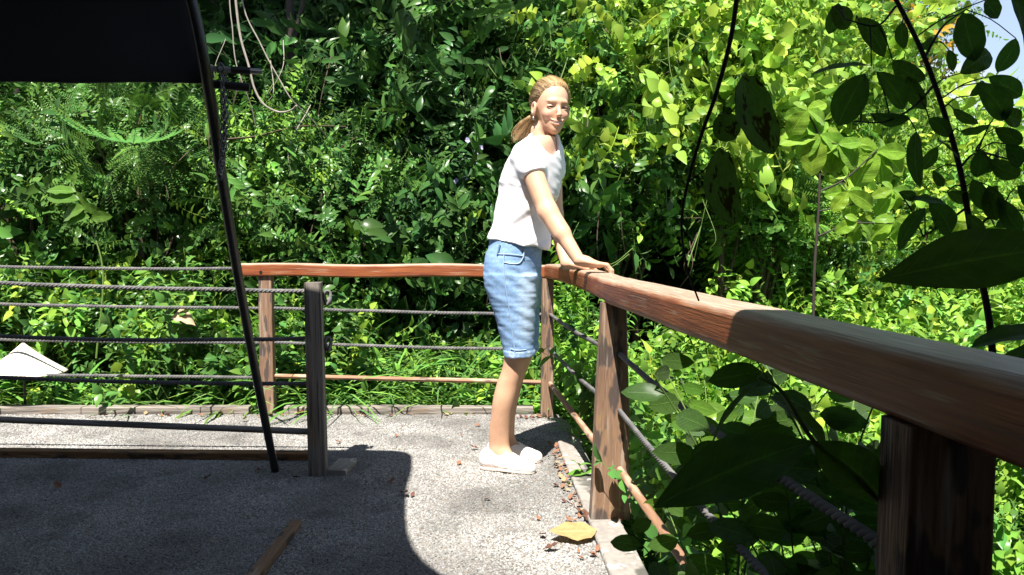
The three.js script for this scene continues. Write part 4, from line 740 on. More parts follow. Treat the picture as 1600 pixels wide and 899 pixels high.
// ------------------------------------------------------------------ the woman
// surface nets: mesh of the zero level of f over a box
function nets(f, lo, hi, h, colour) {
  const nx = Math.ceil((hi[0] - lo[0]) / h) + 1, ny = Math.ceil((hi[1] - lo[1]) / h) + 1, nz = Math.ceil((hi[2] - lo[2]) / h) + 1;
  const v = new Float32Array(nx * ny * nz), I = (i, j, k) => (k * ny + j) * nx + i;
  for (let k = 0; k < nz; k++) for (let j = 0; j < ny; j++) for (let i = 0; i < nx; i++) v[I(i, j, k)] = f(lo[0] + i * h, lo[1] + j * h, lo[2] + k * h);
  const at_ = new Int32Array(nx * ny * nz).fill(-1), pos = [], idx = [];
  const E = [[0, 1], [2, 3], [4, 5], [6, 7], [0, 2], [1, 3], [4, 6], [5, 7], [0, 4], [1, 5], [2, 6], [3, 7]];
  for (let k = 0; k + 1 < nz; k++) for (let j = 0; j + 1 < ny; j++) for (let i = 0; i + 1 < nx; i++) {
    const c = []; let m = 0; for (let q = 0; q < 8; q++) { const w = v[I(i + (q & 1), j + (q >> 1 & 1), k + (q >> 2))]; c.push(w); if (w < 0) m++; }
    if (m === 0 || m === 8) continue;
    let x = 0, y = 0, z = 0, n = 0;
    for (const [a, b] of E) if ((c[a] < 0) !== (c[b] < 0)) { const t = c[a] / (c[a] - c[b]); x += lerp(a & 1, b & 1, t); y += lerp(a >> 1 & 1, b >> 1 & 1, t); z += lerp(a >> 2, b >> 2, t); n++; }
    at_[I(i, j, k)] = pos.length / 3; pos.push(lo[0] + (i + x / n) * h, lo[1] + (j + y / n) * h, lo[2] + (k + z / n) * h);
  }
  const quad = (a, b, c, d, flip) => { if (a < 0 || b < 0 || c < 0 || d < 0) return; flip ? idx.push(a, c, b, a, d, c) : idx.push(a, b, c, a, c, d); };
  for (let k = 1; k + 1 < nz; k++) for (let j = 1; j + 1 < ny; j++) for (let i = 1; i + 1 < nx; i++) {
    const s = v[I(i, j, k)] < 0;
    if (s !== v[I(i + 1, j, k)] < 0) quad(at_[I(i, j - 1, k - 1)], at_[I(i, j, k - 1)], at_[I(i, j, k)], at_[I(i, j - 1, k)], !s);
    if (s !== v[I(i, j + 1, k)] < 0) quad(at_[I(i - 1, j, k - 1)], at_[I(i - 1, j, k)], at_[I(i, j, k)], at_[I(i, j, k - 1)], !s);
    if (s !== v[I(i, j, k + 1)] < 0) quad(at_[I(i - 1, j - 1, k)], at_[I(i, j - 1, k)], at_[I(i, j, k)], at_[I(i - 1, j, k)], !s);
  }
  const g = new THREE.BufferGeometry(), n = pos.length, nor = new Float32Array(n), uv = new Float32Array(n / 3 * 2), col = new Float32Array(n), e = h * 0.6;
  for (let i = 0; i < n; i += 3) {
    const x = pos[i], y = pos[i + 1], z = pos[i + 2];
    const a = f(x + e, y, z) - f(x - e, y, z), b = f(x, y + e, z) - f(x, y - e, z), c = f(x, y, z + e) - f(x, y, z - e), l = Math.hypot(a, b, c) || 1;
    nor[i] = a / l; nor[i + 1] = b / l; nor[i + 2] = c / l; uv[i / 3 * 2] = (x * 0.7 + z * 0.7); uv[i / 3 * 2 + 1] = y;
    const q = colour ? colour(x, y, z) : [1, 1, 1]; col[i] = q[0]; col[i + 1] = q[1]; col[i + 2] = q[2];
  }
  g.setAttribute('position', new THREE.Float32BufferAttribute(pos, 3)); g.setAttribute('normal', new THREE.BufferAttribute(nor, 3));
  g.setAttribute('uv', new THREE.BufferAttribute(uv, 2)); g.setAttribute('color', new THREE.BufferAttribute(col, 3)); g.setIndex(idx);
  return g;
}
const smin = (a, b, k) => { const h = clamp(0.5 + 0.5 * (b - a) / k); return lerp(b, a, h) - k * h * (1 - h); };
const smax = (a, b, k) => -smin(-a, -b, k);
function cone(a, b, r1, r2) { const dx = b.x - a.x, dy = b.y - a.y, dz = b.z - a.z, L = dx * dx + dy * dy + dz * dz; return (x, y, z) => { const t = clamp(((x - a.x) * dx + (y - a.y) * dy + (z - a.z) * dz) / L); return Math.hypot(x - a.x - dx * t, y - a.y - dy * t, z - a.z - dz * t) - lerp(r1, r2, t); }; }
function ell(c, A, B, C, ra, rb, rc) { return (x, y, z) => { const dx = x - c.x, dy = y - c.y, dz = z - c.z, p = (dx * A.x + dy * A.y + dz * A.z), q = (dx * B.x + dy * B.y + dz * B.z), s = (dx * C.x + dy * C.y + dz * C.z); const k0 = Math.hypot(p / ra, q / rb, s / rc), k1 = Math.hypot(p / ra / ra, q / rb / rb, s / rc / rc); return k1 < 1e-6 ? -Math.min(ra, rb, rc) : k0 * (k0 - 1) / k1; }; }
// body section by height: rows [y, x, z, half depth along facing, half width across], facing angle a towards the camera
function loft(rows, a, cap = 0.02) {
  const c = Math.cos(a), s = Math.sin(a); rows.sort((p, q) => p[0] - q[0]);
  return (x, y, z) => {
    const yy = clamp(y, rows[0][0], rows[rows.length - 1][0]); let i = 0; while (i < rows.length - 2 && yy > rows[i + 1][0]) i++;
    const A = rows[i], B = rows[i + 1]; let t = (yy - A[0]) / (B[0] - A[0]); const g = k => { const p = rows[Math.max(0, i - 1)][k], q = rows[Math.min(rows.length - 1, i + 2)][k], u = A[k], w = B[k]; return 0.5 * (2 * u + (w - p) * t + (2 * p - 5 * u + 4 * w - q) * t * t + (3 * u - p - 3 * w + q) * t * t * t); };
    const dx = x - g(1), dz = z - g(2), f = (dx * c + dz * s), l = (-dx * s + dz * c), ra = g(3), rb = g(4);
    const k0 = Math.hypot(f / ra, l / rb), k1 = Math.hypot(f / ra / ra, l / rb / rb), d = k1 < 1e-6 ? -Math.min(ra, rb) : k0 * (k0 - 1) / k1, o = Math.abs(y - yy);
    return o > 0 ? (d > 0 ? Math.hypot(d, o) : Math.max(d, o)) : d;
  };
}
{
  const YB = 0.33, YAW = 0.35;                                    // body turned a little, head turned more to the camera
  const row = (py, d, xl, xr, w, deep) => { const l = at(xl, py, d), r = at(xr, py, d), h = (r.x - l.x) / 2; const f = Math.sqrt(Math.max(1e-5, h * h - Math.pow(w * Math.sin(YB), 2))) / Math.cos(YB); return [l.y, (l.x + r.x) / 2, -d, deep ?? Math.max(f, 0.045), w]; };
  const torso = loft([row(212, 3.42, 828, 872, 0.07), row(226, 3.42, 812, 876, 0.135), row(243, 3.42, 800, 878, 0.172), row(265, 3.42, 789, 877, 0.175), row(292, 3.42, 782, 875, 0.163), row(325, 3.42, 776, 864, 0.152), row(355, 3.42, 770, 858, 0.150), row(385, 3.41, 764, 856, 0.160), row(400, 3.41, 761, 853, 0.165)], YB);
  const inner = (f, k) => (x, y, z) => f(x, y, z) + k;
  // ---- head
  const C = at(861, 166, 3.42), Fd = V(Math.sin(YAW), -0.06, Math.cos(YAW)).normalize(), U0 = V(0.05, 1, 0.03), Rt = V().crossVectors(U0, Fd).normalize(), Up = V().crossVectors(Fd, Rt).normalize();
  const H = (r, u, f) => C.clone().addScaledVector(Rt, r).addScaledVector(Up, u).addScaledVector(Fd, f);
  const E = (r, u, f, a, b, c) => ell(H(r, u, f), Rt, Up, Fd, a, b, c);
  const skull = E(0, 0.028, -0.012, 0.072, 0.083, 0.092), face = E(0, -0.03, 0.020, 0.054, 0.082, 0.062), jaw = E(0, -0.086, 0.038, 0.031, 0.030, 0.038), chin = E(0, -0.104, 0.060, 0.016, 0.014, 0.017);
  const noseB = cone(H(0, -0.005, 0.078), H(0, -0.041, 0.098), 0.0068, 0.0088), noseT = E(0, -0.046, 0.094, 0.0135, 0.0080, 0.011), brow = E(0, 0.010, 0.0730, 0.044, 0.012, 0.0135);
  const sock = [-1, 1].map(s => E(s * 0.031, -0.012, 0.088, 0.019, 0.0105, 0.012)), cheek = [-1, 1].map(s => E(s * 0.034, -0.041, 0.058, 0.018, 0.017, 0.018)), ear = [-1, 1].map(s => E(s * 0.076, -0.018, -0.004, 0.010, 0.033, 0.021)), earIn = [-1, 1].map(s => E(s * 0.081, -0.015, 0.0, 0.006, 0.018, 0.009));
  const  lids = [-1, 1].map(s => E(s * 0.031, -0.0125, 0.0680, 0.0150, 0.0110, 0.0125)), eyeCut = [-1, 1].map(s => E(s * 0.031, -0.0140, 0.084, 0.0130, 0.0038, 0.012));
  const neckA = at(846, 206, 3.445), neckB = at(846, 240, 3.44);
  const headF = (x, y, z) => {
    let d = smin(skull(x, y, z), face(x, y, z), 0.03); d = smin(d, jaw(x, y, z), 0.03); d = smin(d, chin(x, y, z), 0.02);
    d = smin(d, brow(x, y, z), 0.012);
    for (const s of sock) d = smax(d, -s(x, y, z), 0.010);
    for (const c of cheek) d = smin(d, c(x, y, z), 0.02);
    d = smin(d, noseB(x, y, z), 0.010); d = smin(d, noseT(x, y, z), 0.006);
    for (const s of lids) d = smin(d, s(x, y, z), 0.004);
    for (const s of eyeCut) d = smax(d, -s(x, y, z), 0.002);
    const [r, u, f] = local(x, y, z), ub = u - 11 * r * r, fb = f + 9 * r * r, el = (uc, fc, a, b, c) => { const k = Math.hypot(r / a, (ub - uc) / b, (fb - fc) / c); return (k - 1) * Math.min(a, b, c); };
    d = smin(d, el(-0.0710, 0.0815, 0.027, 0.0048, 0.0120), 0.004); d = smin(d, el(-0.0835, 0.0795, 0.023, 0.0055, 0.0120), 0.004); d = smax(d, -el(-0.0770, 0.0925, 0.0235, 0.0042, 0.0060), 0.0015);
    for (let k = 0; k < 2; k++) d = smin(d, smax(ear[k](x, y, z), -earIn[k](x, y, z), 0.004), 0.006);
    return smin(d, neck(x, y, z), 0.022);
  };
  const neck = cone(neckA, neckB, 0.047, 0.054);
  const local = (x, y, z) => { const dx = x - C.x, dy = y - C.y, dz = z - C.z; return [dx * Rt.x + dy * Rt.y + dz * Rt.z, dx * Up.x + dy * Up.y + dz * Up.z, dx * Fd.x + dy * Fd.y + dz * Fd.z]; };
  const headCol = (x, y, z) => {
    const [r, u, f] = local(x, y, z); let c = [1, 1, 1]; const n = 1 + 0.06 * n3(x * 60, y * 60, z * 60); c = c.map(q => q * n);
    if (f > 0.04) {
      const ub = u - 11 * r * r; if (Math.abs(r) < 0.0265 && Math.abs(ub + 0.077) < 0.0112 * (1 - 0.6 * Math.abs(r) / 0.0265)) c = [0.86, 0.55, 0.52];
      if (Math.abs(ub + 0.0768) < 0.0042 * (1 - 0.5 * Math.abs(r) / 0.022) && Math.abs(r) < 0.0215) c = [1.35, 2.3, 3.3];           // teeth
      const bw = Math.abs(Math.abs(r) - 0.031), bu = 0.0085 + 0.004 * (1 - bw / 0.02); if (bw < 0.021 && Math.abs(u - bu) < 0.0030) c = [0.70, 0.60, 0.52];
      const ex = Math.abs(Math.abs(r) - 0.031) / 0.0150, eu = Math.abs(u + 0.0138 - 0.0015) / (0.0052 * (1 - 0.45 * ex * ex)); if (ex < 1 && eu < 1) c = [0.30, 0.24, 0.22];   // lashes
      const ch = Math.exp(-(Math.pow((Math.abs(r) - 0.038) / 0.018, 2) + Math.pow((u + 0.04) / 0.018, 2))); c = [c[0], c[1] * (1 - 0.12 * ch), c[2] * (1 - 0.10 * ch)];
    }
    return c;
  };
  // ---- arms and hands
  const shR = at(822, 244, 3.275), elR = at(856, 331, 3.19), wrR = at(904, 406, 3.10), shL = at(862, 240, 3.58), elL = at(866, 335, 3.56), wrL = at(884, 411, 3.40);
  const arms = [cone(shR, elR, 0.047, 0.039), cone(elR, wrR, 0.039, 0.0245), cone(elR.clone().lerp(wrR, 0.08), elR.clone().lerp(wrR, 0.45), 0.034, 0.037), cone(shL, elL, 0.046, 0.038), cone(elL, wrL, 0.038, 0.024)];
  const hands = [];
  for (const [wr, fwd, th] of [[wrR, V(0.94, -0.22, -0.16), -1], [wrL, V(0.90, -0.18, -0.30), 1]]) {
    const X = fwd.clone().normalize(), Z = V().crossVectors(X, V(0, 1, 0)).normalize(), Y = V().crossVectors(Z, X), L = (a, b, c) => wr.clone().addScaledVector(X, a).addScaledVector(Y, b).addScaledVector(Z, c);
    const fs = [ell(L(0.05, -0.002, 0), X, Y, Z, 0.055, 0.0165, 0.040), cone(wr, L(0.03, 0, 0), 0.0235, 0.020)], fingers = [];
    [[-0.031, 0.030, 0.026, 0.020], [-0.0105, 0.036, 0.030, 0.023], [0.010, 0.033, 0.028, 0.022], [0.029, 0.025, 0.021, 0.018]].forEach(([z, a, b, c], i) => {
      const k = th < 0 ? 1 : -1, p0 = L(0.082 - Math.abs(z) * 0.25, 0.002, z * k), p1 = L(0.082 + a, 0.004, z * k * 1.15), p2 = L(0.082 + a + b * 0.85, -0.012, z * k * 1.2), p3 = L(0.082 + a + b * 0.85 + c * 0.35, -0.012 - c * 0.95, z * k * 1.2);
      fingers.push([cone(p0, p1, 0.0086, 0.0078), cone(p1, p2, 0.0080, 0.0070), cone(p2, p3, 0.0072, 0.0062)]);
    });
    const t = th; fingers.push([cone(L(0.022, -0.003, t * 0.026), L(0.052, -0.006, t * 0.050), 0.0125, 0.0105), cone(L(0.052, -0.006, t * 0.050), L(0.080, -0.010, t * 0.058), 0.0100, 0.0082)]);
    const f = (x, y, z) => { let d = smin(fs[0](x, y, z), fs[1](x, y, z), 0.02); for (const g of fingers) { let e = g[0](x, y, z); for (let q = 1; q < g.length; q++) e = smin(e, g[q](x, y, z), 0.003); d = smin(d, e, 0.002); } return d; };
    const m = L(0.075, -0.01, 0); hands.push([f, m]);
  }
  // ---- legs
  const legN = loft([row(470, 3.335, 786, 826, 0.060), row(520, 3.335, 788, 828, 0.058), row(556, 3.34, 788, 830, 0.054), row(578, 3.345, 784, 822, 0.049), row(600, 3.35, 776, 813, 0.049), row(625, 3.35, 770, 806, 0.049), row(650, 3.355, 768, 799, 0.043), row(676, 3.36, 767, 793, 0.033), row(698, 3.365, 766, 794, 0.031), row(716, 3.365, 765, 800, 0.033)].map(q => (q[3] = Math.max(q[3], 0.031), q)), 0.2);
  const legF = loft([row(470, 3.50, 790, 830, 0.060), row(520, 3.50, 794, 832, 0.056), row(556, 3.50, 793, 832, 0.052), row(578, 3.50, 789, 824, 0.047), row(600, 3.505, 781, 816, 0.047), row(625, 3.51, 776, 810, 0.047), row(650, 3.51, 775, 804, 0.041), row(676, 3.515, 776, 801, 0.032), row(698, 3.52, 778, 803, 0.030), row(706, 3.52, 779, 807, 0.031)].map(q => (q[3] = Math.max(q[3], 0.030), q)), 0.2);
  const gN = V(-0.105, 0.045, -3.375), tN = V(0.072, 0.022, -3.305), gF = V(-0.075, 0.045, -3.54), tF = V(0.105, 0.022, -3.475);
  const feet = [cone(V(-0.055, 0.075, -3.365), tN.clone().add(V(-0.03, 0.006, 0)), 0.034, 0.020), cone(V(-0.03, 0.075, -3.52), tF.clone().add(V(-0.03, 0.006, 0)), 0.034, 0.020)];
  const bodyF = (x, y, z) => {
    let d = torso(x, y, z) + 0.012 + 0.02 * sstep(1.12, 1.02, y); d = smin(d, neck(x, y, z), 0.03);
    let r = smin(arms[0](x, y, z), arms[1](x, y, z), 0.02); r = smin(r, arms[2](x, y, z), 0.015); d = smin(d, r, 0.02);
    d = smin(d, smin(arms[3](x, y, z), arms[4](x, y, z), 0.02), 0.02);
    const l = Math.min(smin(legN(x, y, z), feet[0](x, y, z), 0.02), smin(legF(x, y, z), feet[1](x, y, z), 0.02)); return Math.min(d, l);
  };
  const skin = phys({ color: lin(0.60, 0.35, 0.225), roughness: 0.55, vertexColors: true, clearcoat: 0.06, clearcoatRoughness: 0.4, sheen: 0.1 });
  const blotch = (x, y, z) => { const n = 1 + 0.07 * n3(x * 18, y * 18, z * 18) + 0.04 * n3(x * 70, y * 70, z * 70), fr = y > 0.75 ? 1 : 0.9; return [n * fr, n * fr * (1 + 0.03 * n3(x * 9, y * 9, 3)), n * fr]; };
  const p = thing('person', 'woman in white t-shirt, denim shorts and white flats leaning on the handrail', 'person');
  const gs = [nets(bodyF, [-0.20, 0.02, -3.72], [0.40, 1.42, -3.02], 0.0085, blotch), nets(headF, [C.x - 0.13, C.y - 0.19, C.z - 0.14], [C.x + 0.13, C.y + 0.13, C.z + 0.15], 0.0026, headCol)];
  for (const [f, m] of hands) gs.push(nets(f, [m.x - 0.13, m.y - 0.08, m.z - 0.10], [m.x + 0.11, m.y + 0.07, m.z + 0.10], 0.003, blotch));
  const body = part('body', mergeGeometries(gs), skin, p);
  const ball = new THREE.SphereGeometry(0.0118, 16, 12), white = phys({ color: lin(0.34, 0.30, 0.28), roughness: 0.5 }), iris = phys({ color: lin(0.035, 0.045, 0.05), roughness: 0.15 });
  for (const s of [-1, 1]) { const e = part('eye', ball, white, p); e.position.copy(H(s * 0.031, -0.0140, 0.0655)); const q = part('iris', new THREE.SphereGeometry(0.0058, 12, 8), iris, e); q.position.copy(Fd.clone().multiplyScalar(0.0066)); }
  { const q = part('earring', new THREE.SphereGeometry(0.0042, 10, 8).scale(1, 1.9, 1), M.steel, p); q.position.copy(H(-0.078, -0.058, 0.002)); }
  // ---- hair, drawn back into a tail
  const hairO = E(0, 0.034, -0.018, 0.0815, 0.092, 0.100), hairS = [-1, 1].map(s => E(s * 0.060, 0.012, 0.000, 0.022, 0.050, 0.045)), knot = ell(H(-0.006, -0.035, -0.108), Rt, Up, Fd, 0.026, 0.026, 0.026);
  const tp = [H(-0.01, -0.035, -0.105), at(829, 190, 3.535), at(820, 203, 3.54), at(813, 216, 3.545)], tail = [cone(tp[0], tp[1], 0.022, 0.022), cone(tp[1], tp[2], 0.022, 0.017), cone(tp[2], tp[3], 0.017, 0.004)];
  const hairF = (x, y, z) => {
    const [r, u, f] = local(x, y, z);
    const ang = Math.atan2(r, u + 0.05), st = u > -0.02 && f > -0.11 ? 0.0010 * n3(ang * 9, f * 4, 1) + 0.0009 * n3(ang * 30, f * 6, 5) : 0.0012 * n3((x + z) * 120, y * 10, (x - z) * 120);
    let d = hairO(x, y, z); for (const s of hairS) d = smin(d, s(x, y, z), 0.02);
    // leave the face and the ears free: hair ends at a slanted line from the forehead to the ear
    const cutF = f - (0.050 - 0.070 * sstep(0.060, -0.02, u)) ;
    const cut = smin(cutF, (0.070 - 7 * r * r) - u + 0.004 * n3(r * 60, u * 60, f * 60), 0.012); d = smax(d + 0.011 * sstep(-0.028, 0.004, cut), cut, 0.004);
    d = smax(d, -0.075 - u, 0.02);
    d = smin(d, knot(x, y, z), 0.02); for (const t of tail) d = smin(d, t(x, y, z), 0.015);
    return d + st;
  };
  const hairM = phys({ color: lin(0.41, 0.275, 0.14), roughness: 0.5, vertexColors: true, clearcoat: 0.2, clearcoatRoughness: 0.35 });
  part('hair', nets(hairF, [C.x - 0.21, C.y - 0.19, C.z - 0.18], [C.x + 0.12, C.y + 0.15, C.z + 0.12], 0.0034, (x, y, z) => { const [r, u, f] = local(x, y, z), n = u > -0.02 && f > -0.11 ? 1 + 0.22 * n3(Math.atan2(r, u + 0.05) * 14, f * 5, 2) + 0.22 * n3(Math.atan2(r, u + 0.05) * 34, f * 9, 7) : 1 + 0.4 * n3((x + z) * 110, y * 9, (x - z) * 110); return [n, n * 0.97, n * 0.9]; }), hairM, p);
  {
    const r = rng(404), gs = [], kn = H(-0.006, -0.036, -0.112), to = (f, q, off) => { const e = 0.002; for (let i = 0; i < 4; i++) { const d = f(q.x, q.y, q.z) - off; q.add(V(f(q.x + e, q.y, q.z) - f(q.x - e, q.y, q.z), f(q.x, q.y + e, q.z) - f(q.x, q.y - e, q.z), f(q.x, q.y, q.z + e) - f(q.x, q.y, q.z - e)).normalize().multiplyScalar(-d)); } return q; };
    const strand = (P, rad, tone = 1) => { const g = sweep(circle(rad, 3), P, { side: V(0.3, 1, 0.2), scale: t => { const k = 1 - 0.6 * t; return [k, k]; } }), k = (0.8 + 0.7 * r()) * tone, c = []; for (let i = 0; i < g.attributes.position.count; i++) c.push(k, k * 0.97, k * 0.9); g.setAttribute('color', new THREE.Float32BufferAttribute(c, 3)); gs.push(g); };
    const hc = H(0, 0.034, -0.018), kd = kn.clone().sub(hc).normalize();
    for (let i = 0; i < 1500; i++) {
      const a = lerp(-1.7, 1.7, r()), ca = Math.cos(a), sa = Math.sin(a), s = V().addScaledVector(Rt, 0.85 * sa).addScaledVector(Up, 0.10 + 0.36 * ca - 0.30 * Math.abs(sa)).addScaledVector(Fd, 0.30 + 0.75 * ca).normalize(), P = [], t0 = 0.35 * r() * r(), fly = r() < 0.06 ? 0.004 : 0;
      for (let k = 0; k <= 12; k++) {
        const t = lerp(t0, 1, k / 12), dir = s.clone().lerp(kd, t).addScaledVector(Up, 0.9 * Math.sin(t * Math.PI) * ca).addScaledVector(Rt, 0.9 * Math.sin(t * Math.PI) * sa).normalize();
        let lo = 0.05, hi = 0.14; for (let q = 0; q < 14; q++) { const m = (lo + hi) / 2, p_ = hc.clone().addScaledVector(dir, m); hairF(p_.x, p_.y, p_.z) < 0 ? lo = m : hi = m; }
        if (lo > 0.06) P.push(hc.clone().addScaledVector(dir, lo + 0.0004 + fly * Math.sin(k / 12 * 3.1)));
      }
      if (P.length > 4 && P.every((q, k) => !k || q.distanceTo(P[k - 1]) < 0.07)) strand(P, 0.0005 + 0.0004 * r(), 1 + 0.35 * n3(a * 7, 2, 2));
    }
    const tc = new THREE.CatmullRomCurve3([kn, ...tp.slice(1)]);
    for (let i = 0; i < 420; i++) {
      const a = r() * 6.28, rr = 0.034 * Math.sqrt(r()), end = 0.75 + 0.4 * r(), P = [], w = r() * 6;
      for (let k = 0; k <= 12; k++) { const t = k / 12 * end, q = t < 1 ? tc.getPoint(t) : tc.getPoint(1).addScaledVector(tc.getTangent(1), (t - 1) * 0.11), b = rr * (0.35 + 0.9 * Math.sin(Math.min(1, t) * 2.4)) + 0.006 * t; P.push(q.add(V(b * Math.cos(a) + 0.004 * Math.sin(t * 7 + w), b * 0.35 * Math.sin(a * 3 + w), b * Math.sin(a)))); }
      strand(P, 0.0008 + 0.0005 * r(), 1.15);  // tail strands coloured lighter to make up for their own shade
    }
    part('hair_strands', mergeGeometries(gs), hairM, p.children.find(q => q.name === 'hair'));
  }
  // ---- t-shirt
  const sleeveR = cone(shR.clone().add(V(-0.004, 0.006, 0)), shR.clone().lerp(elR, 0.26), 0.056, 0.058), sleeveL = cone(shL.clone().add(V(0, 0.006, 0)), shL.clone().lerp(elL, 0.30), 0.056, 0.058);
  const aR = elR.clone().sub(shR).normalize(), eR = shR.clone().lerp(elR, 0.36), aL = elL.clone().sub(shL).normalize(), eL = shL.clone().lerp(elL, 0.45);
  const vneck = [cone(at(852, 222, 3.38), at(870, 212, 3.30), 0.062, 0.075), cone(at(866, 248, 3.30), at(872, 225, 3.26), 0.010, 0.05)];
  const hemL = at(765, 374, 3.41), hemR = at(857, 391, 3.41), hemS = (hemR.y - hemL.y) / (hemR.x - hemL.x);
  const shirtF = (x, y, z) => {
    let d = torso(x, y, z) - 0.006 - 0.006 * sstep(1.04, 0.98, y);
    const tr = (x - eR.x) * aR.x + (y - eR.y) * aR.y + (z - eR.z) * aR.z, tl = (x - eL.x) * aL.x + (y - eL.y) * aL.y + (z - eL.z) * aL.z;
    d = smin(d, smax(sleeveR(x, y, z), tr, 0.006), 0.028); d = smin(d, smax(sleeveL(x, y, z), tl, 0.006), 0.028);
    d = smax(d, -vneck[0](x, y, z), 0.006); d = smax(d, -vneck[1](x, y, z), 0.006); d = smax(d, -(neck(x, y, z) - 0.010), 0.008);
    const hem = hemL.y + (x - hemL.x) * hemS - y; d = smax(d, hem, 0.008);
    const low = sstep(1.22, 1.0, y), fold = 0.0052 * n3(x * 4, (y - 0.6 * x) * 12, z * 4) * (0.4 + low) + 0.0016 * n3(x * 7 + 3, (y + 0.9 * x) * 20, z * 7) + 0.004 * Math.exp(-Math.pow((y - 1.225 + 0.25 * (x + 0.05)) / 0.012, 2));
    return d - fold;
  };
  const cloth = tex(128, 128, (u, v) => 0.5 + 0.5 * Math.sin(u * 6.2832 * 32) * Math.sin(v * 6.2832 * 32), false); cloth.repeat.set(9, 9);
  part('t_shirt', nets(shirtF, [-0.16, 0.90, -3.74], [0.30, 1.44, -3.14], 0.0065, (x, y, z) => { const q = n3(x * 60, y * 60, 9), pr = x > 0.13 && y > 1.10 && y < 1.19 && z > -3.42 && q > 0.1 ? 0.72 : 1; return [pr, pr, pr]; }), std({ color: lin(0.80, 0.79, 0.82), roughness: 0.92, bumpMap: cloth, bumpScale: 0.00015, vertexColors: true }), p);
  // ---- denim shorts
  const pelvis = loft([row(368, 3.41, 765, 852, 0.150), row(382, 3.41, 763, 850, 0.158), row(400, 3.41, 758, 848, 0.166), row(420, 3.41, 754.5, 847, 0.170), row(442, 3.41, 756, 846, 0.168), row(465, 3.41, 763, 845, 0.160), row(478, 3.41, 768, 844, 0.15)], YB - 0.1);
  const thN = loft([row(430, 3.335, 757, 838, 0.092), row(460, 3.335, 763, 838, 0.092), row(490, 3.335, 772, 837, 0.088), row(520, 3.338, 779, 836, 0.083), row(556, 3.34, 787, 836, 0.080)], 0.15), thF = loft([row(430, 3.49, 764, 846, 0.090), row(460, 3.49, 770, 845, 0.090), row(490, 3.49, 778, 843, 0.086), row(520, 3.50, 784, 842, 0.080), row(555, 3.50, 791, 841, 0.078)], 0.15);
  const shortB = (x, y, z) => smin(pelvis(x, y, z), Math.min(thN(x, y, z), thF(x, y, z)), 0.018);
  const shortF = (x, y, z) => {
    let d = shortB(x, y, z);
    const yh = at(800, 556, 3.34).y; d = smax(d, yh - y, 0.004); d = smax(d, y - 1.005 - 0.0 * x, 0.006);
    if (y < yh + 0.026) d -= 0.0035;                                 // turned-up hem
    return d - 0.0024 * n3(x * 4, y * 18 + x * 12, z * 4) - 0.0010 * n3(x * 8, y * 44, z * 8);
  };
  const yHem = at(800, 556, 3.34).y;
  const shortCol = (x, y, z) => {
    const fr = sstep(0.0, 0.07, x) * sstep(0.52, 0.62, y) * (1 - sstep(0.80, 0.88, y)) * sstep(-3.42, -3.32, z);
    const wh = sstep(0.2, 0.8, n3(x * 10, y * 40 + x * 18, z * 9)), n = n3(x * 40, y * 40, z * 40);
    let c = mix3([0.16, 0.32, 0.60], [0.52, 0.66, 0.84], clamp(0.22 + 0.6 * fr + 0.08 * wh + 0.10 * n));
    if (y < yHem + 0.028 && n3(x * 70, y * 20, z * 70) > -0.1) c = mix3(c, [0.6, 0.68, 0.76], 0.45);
    return c;
  };
  const denim = tex(256, 256, (u, v) => { const k = 0.90 + 0.05 * Math.sin((u + v) * 6.2832 * 60) + 0.22 * (fbm(u, v, 60, 40, 4, 3) - 0.5); return [k, k, k]; }); denim.repeat.set(8, 8);
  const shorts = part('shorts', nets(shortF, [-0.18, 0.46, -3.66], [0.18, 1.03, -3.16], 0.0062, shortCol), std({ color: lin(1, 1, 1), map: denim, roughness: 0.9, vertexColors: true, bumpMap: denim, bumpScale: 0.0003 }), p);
  const onto = (f, q, off) => { const e = 0.002; for (let i = 0; i < 6; i++) { const d = f(q.x, q.y, q.z) - off, g = V(f(q.x + e, q.y, q.z) - f(q.x - e, q.y, q.z), f(q.x, q.y + e, q.z) - f(q.x, q.y - e, q.z), f(q.x, q.y, q.z + e) - f(q.x, q.y, q.z - e)).normalize(); q.addScaledVector(g, -d); } return q; };
  const seamM = std({ color: lin(0.36, 0.47, 0.62), roughness: 0.95 }), darkM = std({ color: lin(0.10, 0.17, 0.28), roughness: 0.95 });
  const seam = (name, pts, r, m) => { const c = new THREE.CatmullRomCurve3(pts.map(([x, y]) => at(x, y, 3.22))).getPoints(36).map(q => onto(shortB, q, 0.0022)); part(name, sweep(circle(r, 5), c, { side: V(0, 0, 1) }), m, shorts); };
  seam('side_seam', [[784, 392], [786, 430], [794, 490], [801, 553]], 0.0022, seamM);
  seam('pocket_seam', [[784, 409], [800, 412], [818, 411], [828, 402], [829, 392]], 0.0022, seamM);
  seam('waistband_seam', [[762, 391], [780, 394], [805, 397], [828, 400]], 0.0018, seamM);
  seam('belt_loop', [[768, 376], [767, 385], [766, 393]], 0.0045, darkM); seam('belt_loop', [[831, 390], [830, 396], [829, 403]], 0.0040, seamM);
  seam('hem_stitch', [[788, 549], [800, 550], [815, 550], [834, 549]], 0.0016, seamM);
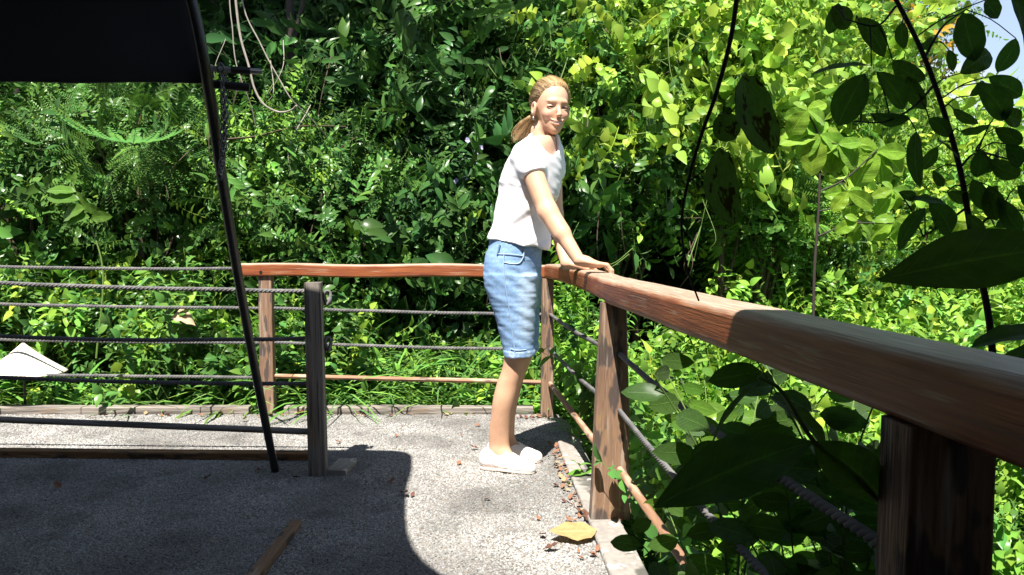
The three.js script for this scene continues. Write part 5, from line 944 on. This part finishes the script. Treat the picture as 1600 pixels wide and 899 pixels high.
  // ---- white flats
  for (const [g, t, ank] of [[gN, tN, V(-0.060, 0.115, -3.365)], [gF, tF, V(-0.028, 0.118, -3.52)]]) {
    const ax = t.clone().sub(g).setY(0).normalize(), sd = V(-ax.z, 0, ax.x);
    const a = cone(V(g.x, 0.040, g.z), V(lerp(g.x, t.x, 0.5), 0.040, lerp(g.z, t.z, 0.5)), 0.036, 0.040), b = cone(V(lerp(g.x, t.x, 0.5), 0.036, lerp(g.z, t.z, 0.5)), V(t.x, 0.022, t.z), 0.043, 0.030), heel = cone(V(g.x, 0.058, g.z), V(g.x + ax.x * 0.03, 0.060, g.z + ax.z * 0.03), 0.033, 0.034);
    const open = ell(V(ank.x + ax.x * 0.035, 0.118, ank.z + ax.z * 0.035), ax, V(0, 1, 0), sd, 0.080, 0.046, 0.030);
    const f = (x, y, z) => { let d = smin(smin(a(x, y, z), b(x, y, z), 0.02), heel(x, y, z), 0.015); d = smax(d, -open(x, y, z), 0.006); const s = (x - g.x) * ax.x + (z - g.z) * ax.z; return smax(d, 0.006 + 0.008 * sstep(0.02, 0.06, s) * sstep(0.14, 0.08, s) - y, 0.006) - 0.001 * n3(x * 40, y * 40, z * 40); };
    const sh = part('shoe', nets(f, [g.x - 0.07, -0.02, Math.min(g.z, t.z) - 0.08], [t.x + 0.06, 0.14, Math.max(g.z, t.z) + 0.08], 0.004), std({ color: lin(0.80, 0.74, 0.70), roughness: 0.6 }), p);
    const sole = (x, y, z) => { const d = smin(a(x, 0.036, z), b(x, 0.03, z), 0.02) + 0.001; const s = (x - g.x) * ax.x + (z - g.z) * ax.z; return smax(d, Math.abs(y - 0.008 - 0.004 * sstep(0.04, 0.08, s) * sstep(0.14, 0.10, s)) - 0.0055, 0.002); };
    part('sole', nets(sole, [g.x - 0.07, -0.012, Math.min(g.z, t.z) - 0.08], [t.x + 0.06, 0.04, Math.max(g.z, t.z) + 0.08], 0.004), std({ color: lin(0.60, 0.50, 0.44), roughness: 0.8 }), sh);
  }
}
renderer.render(scene, camera);
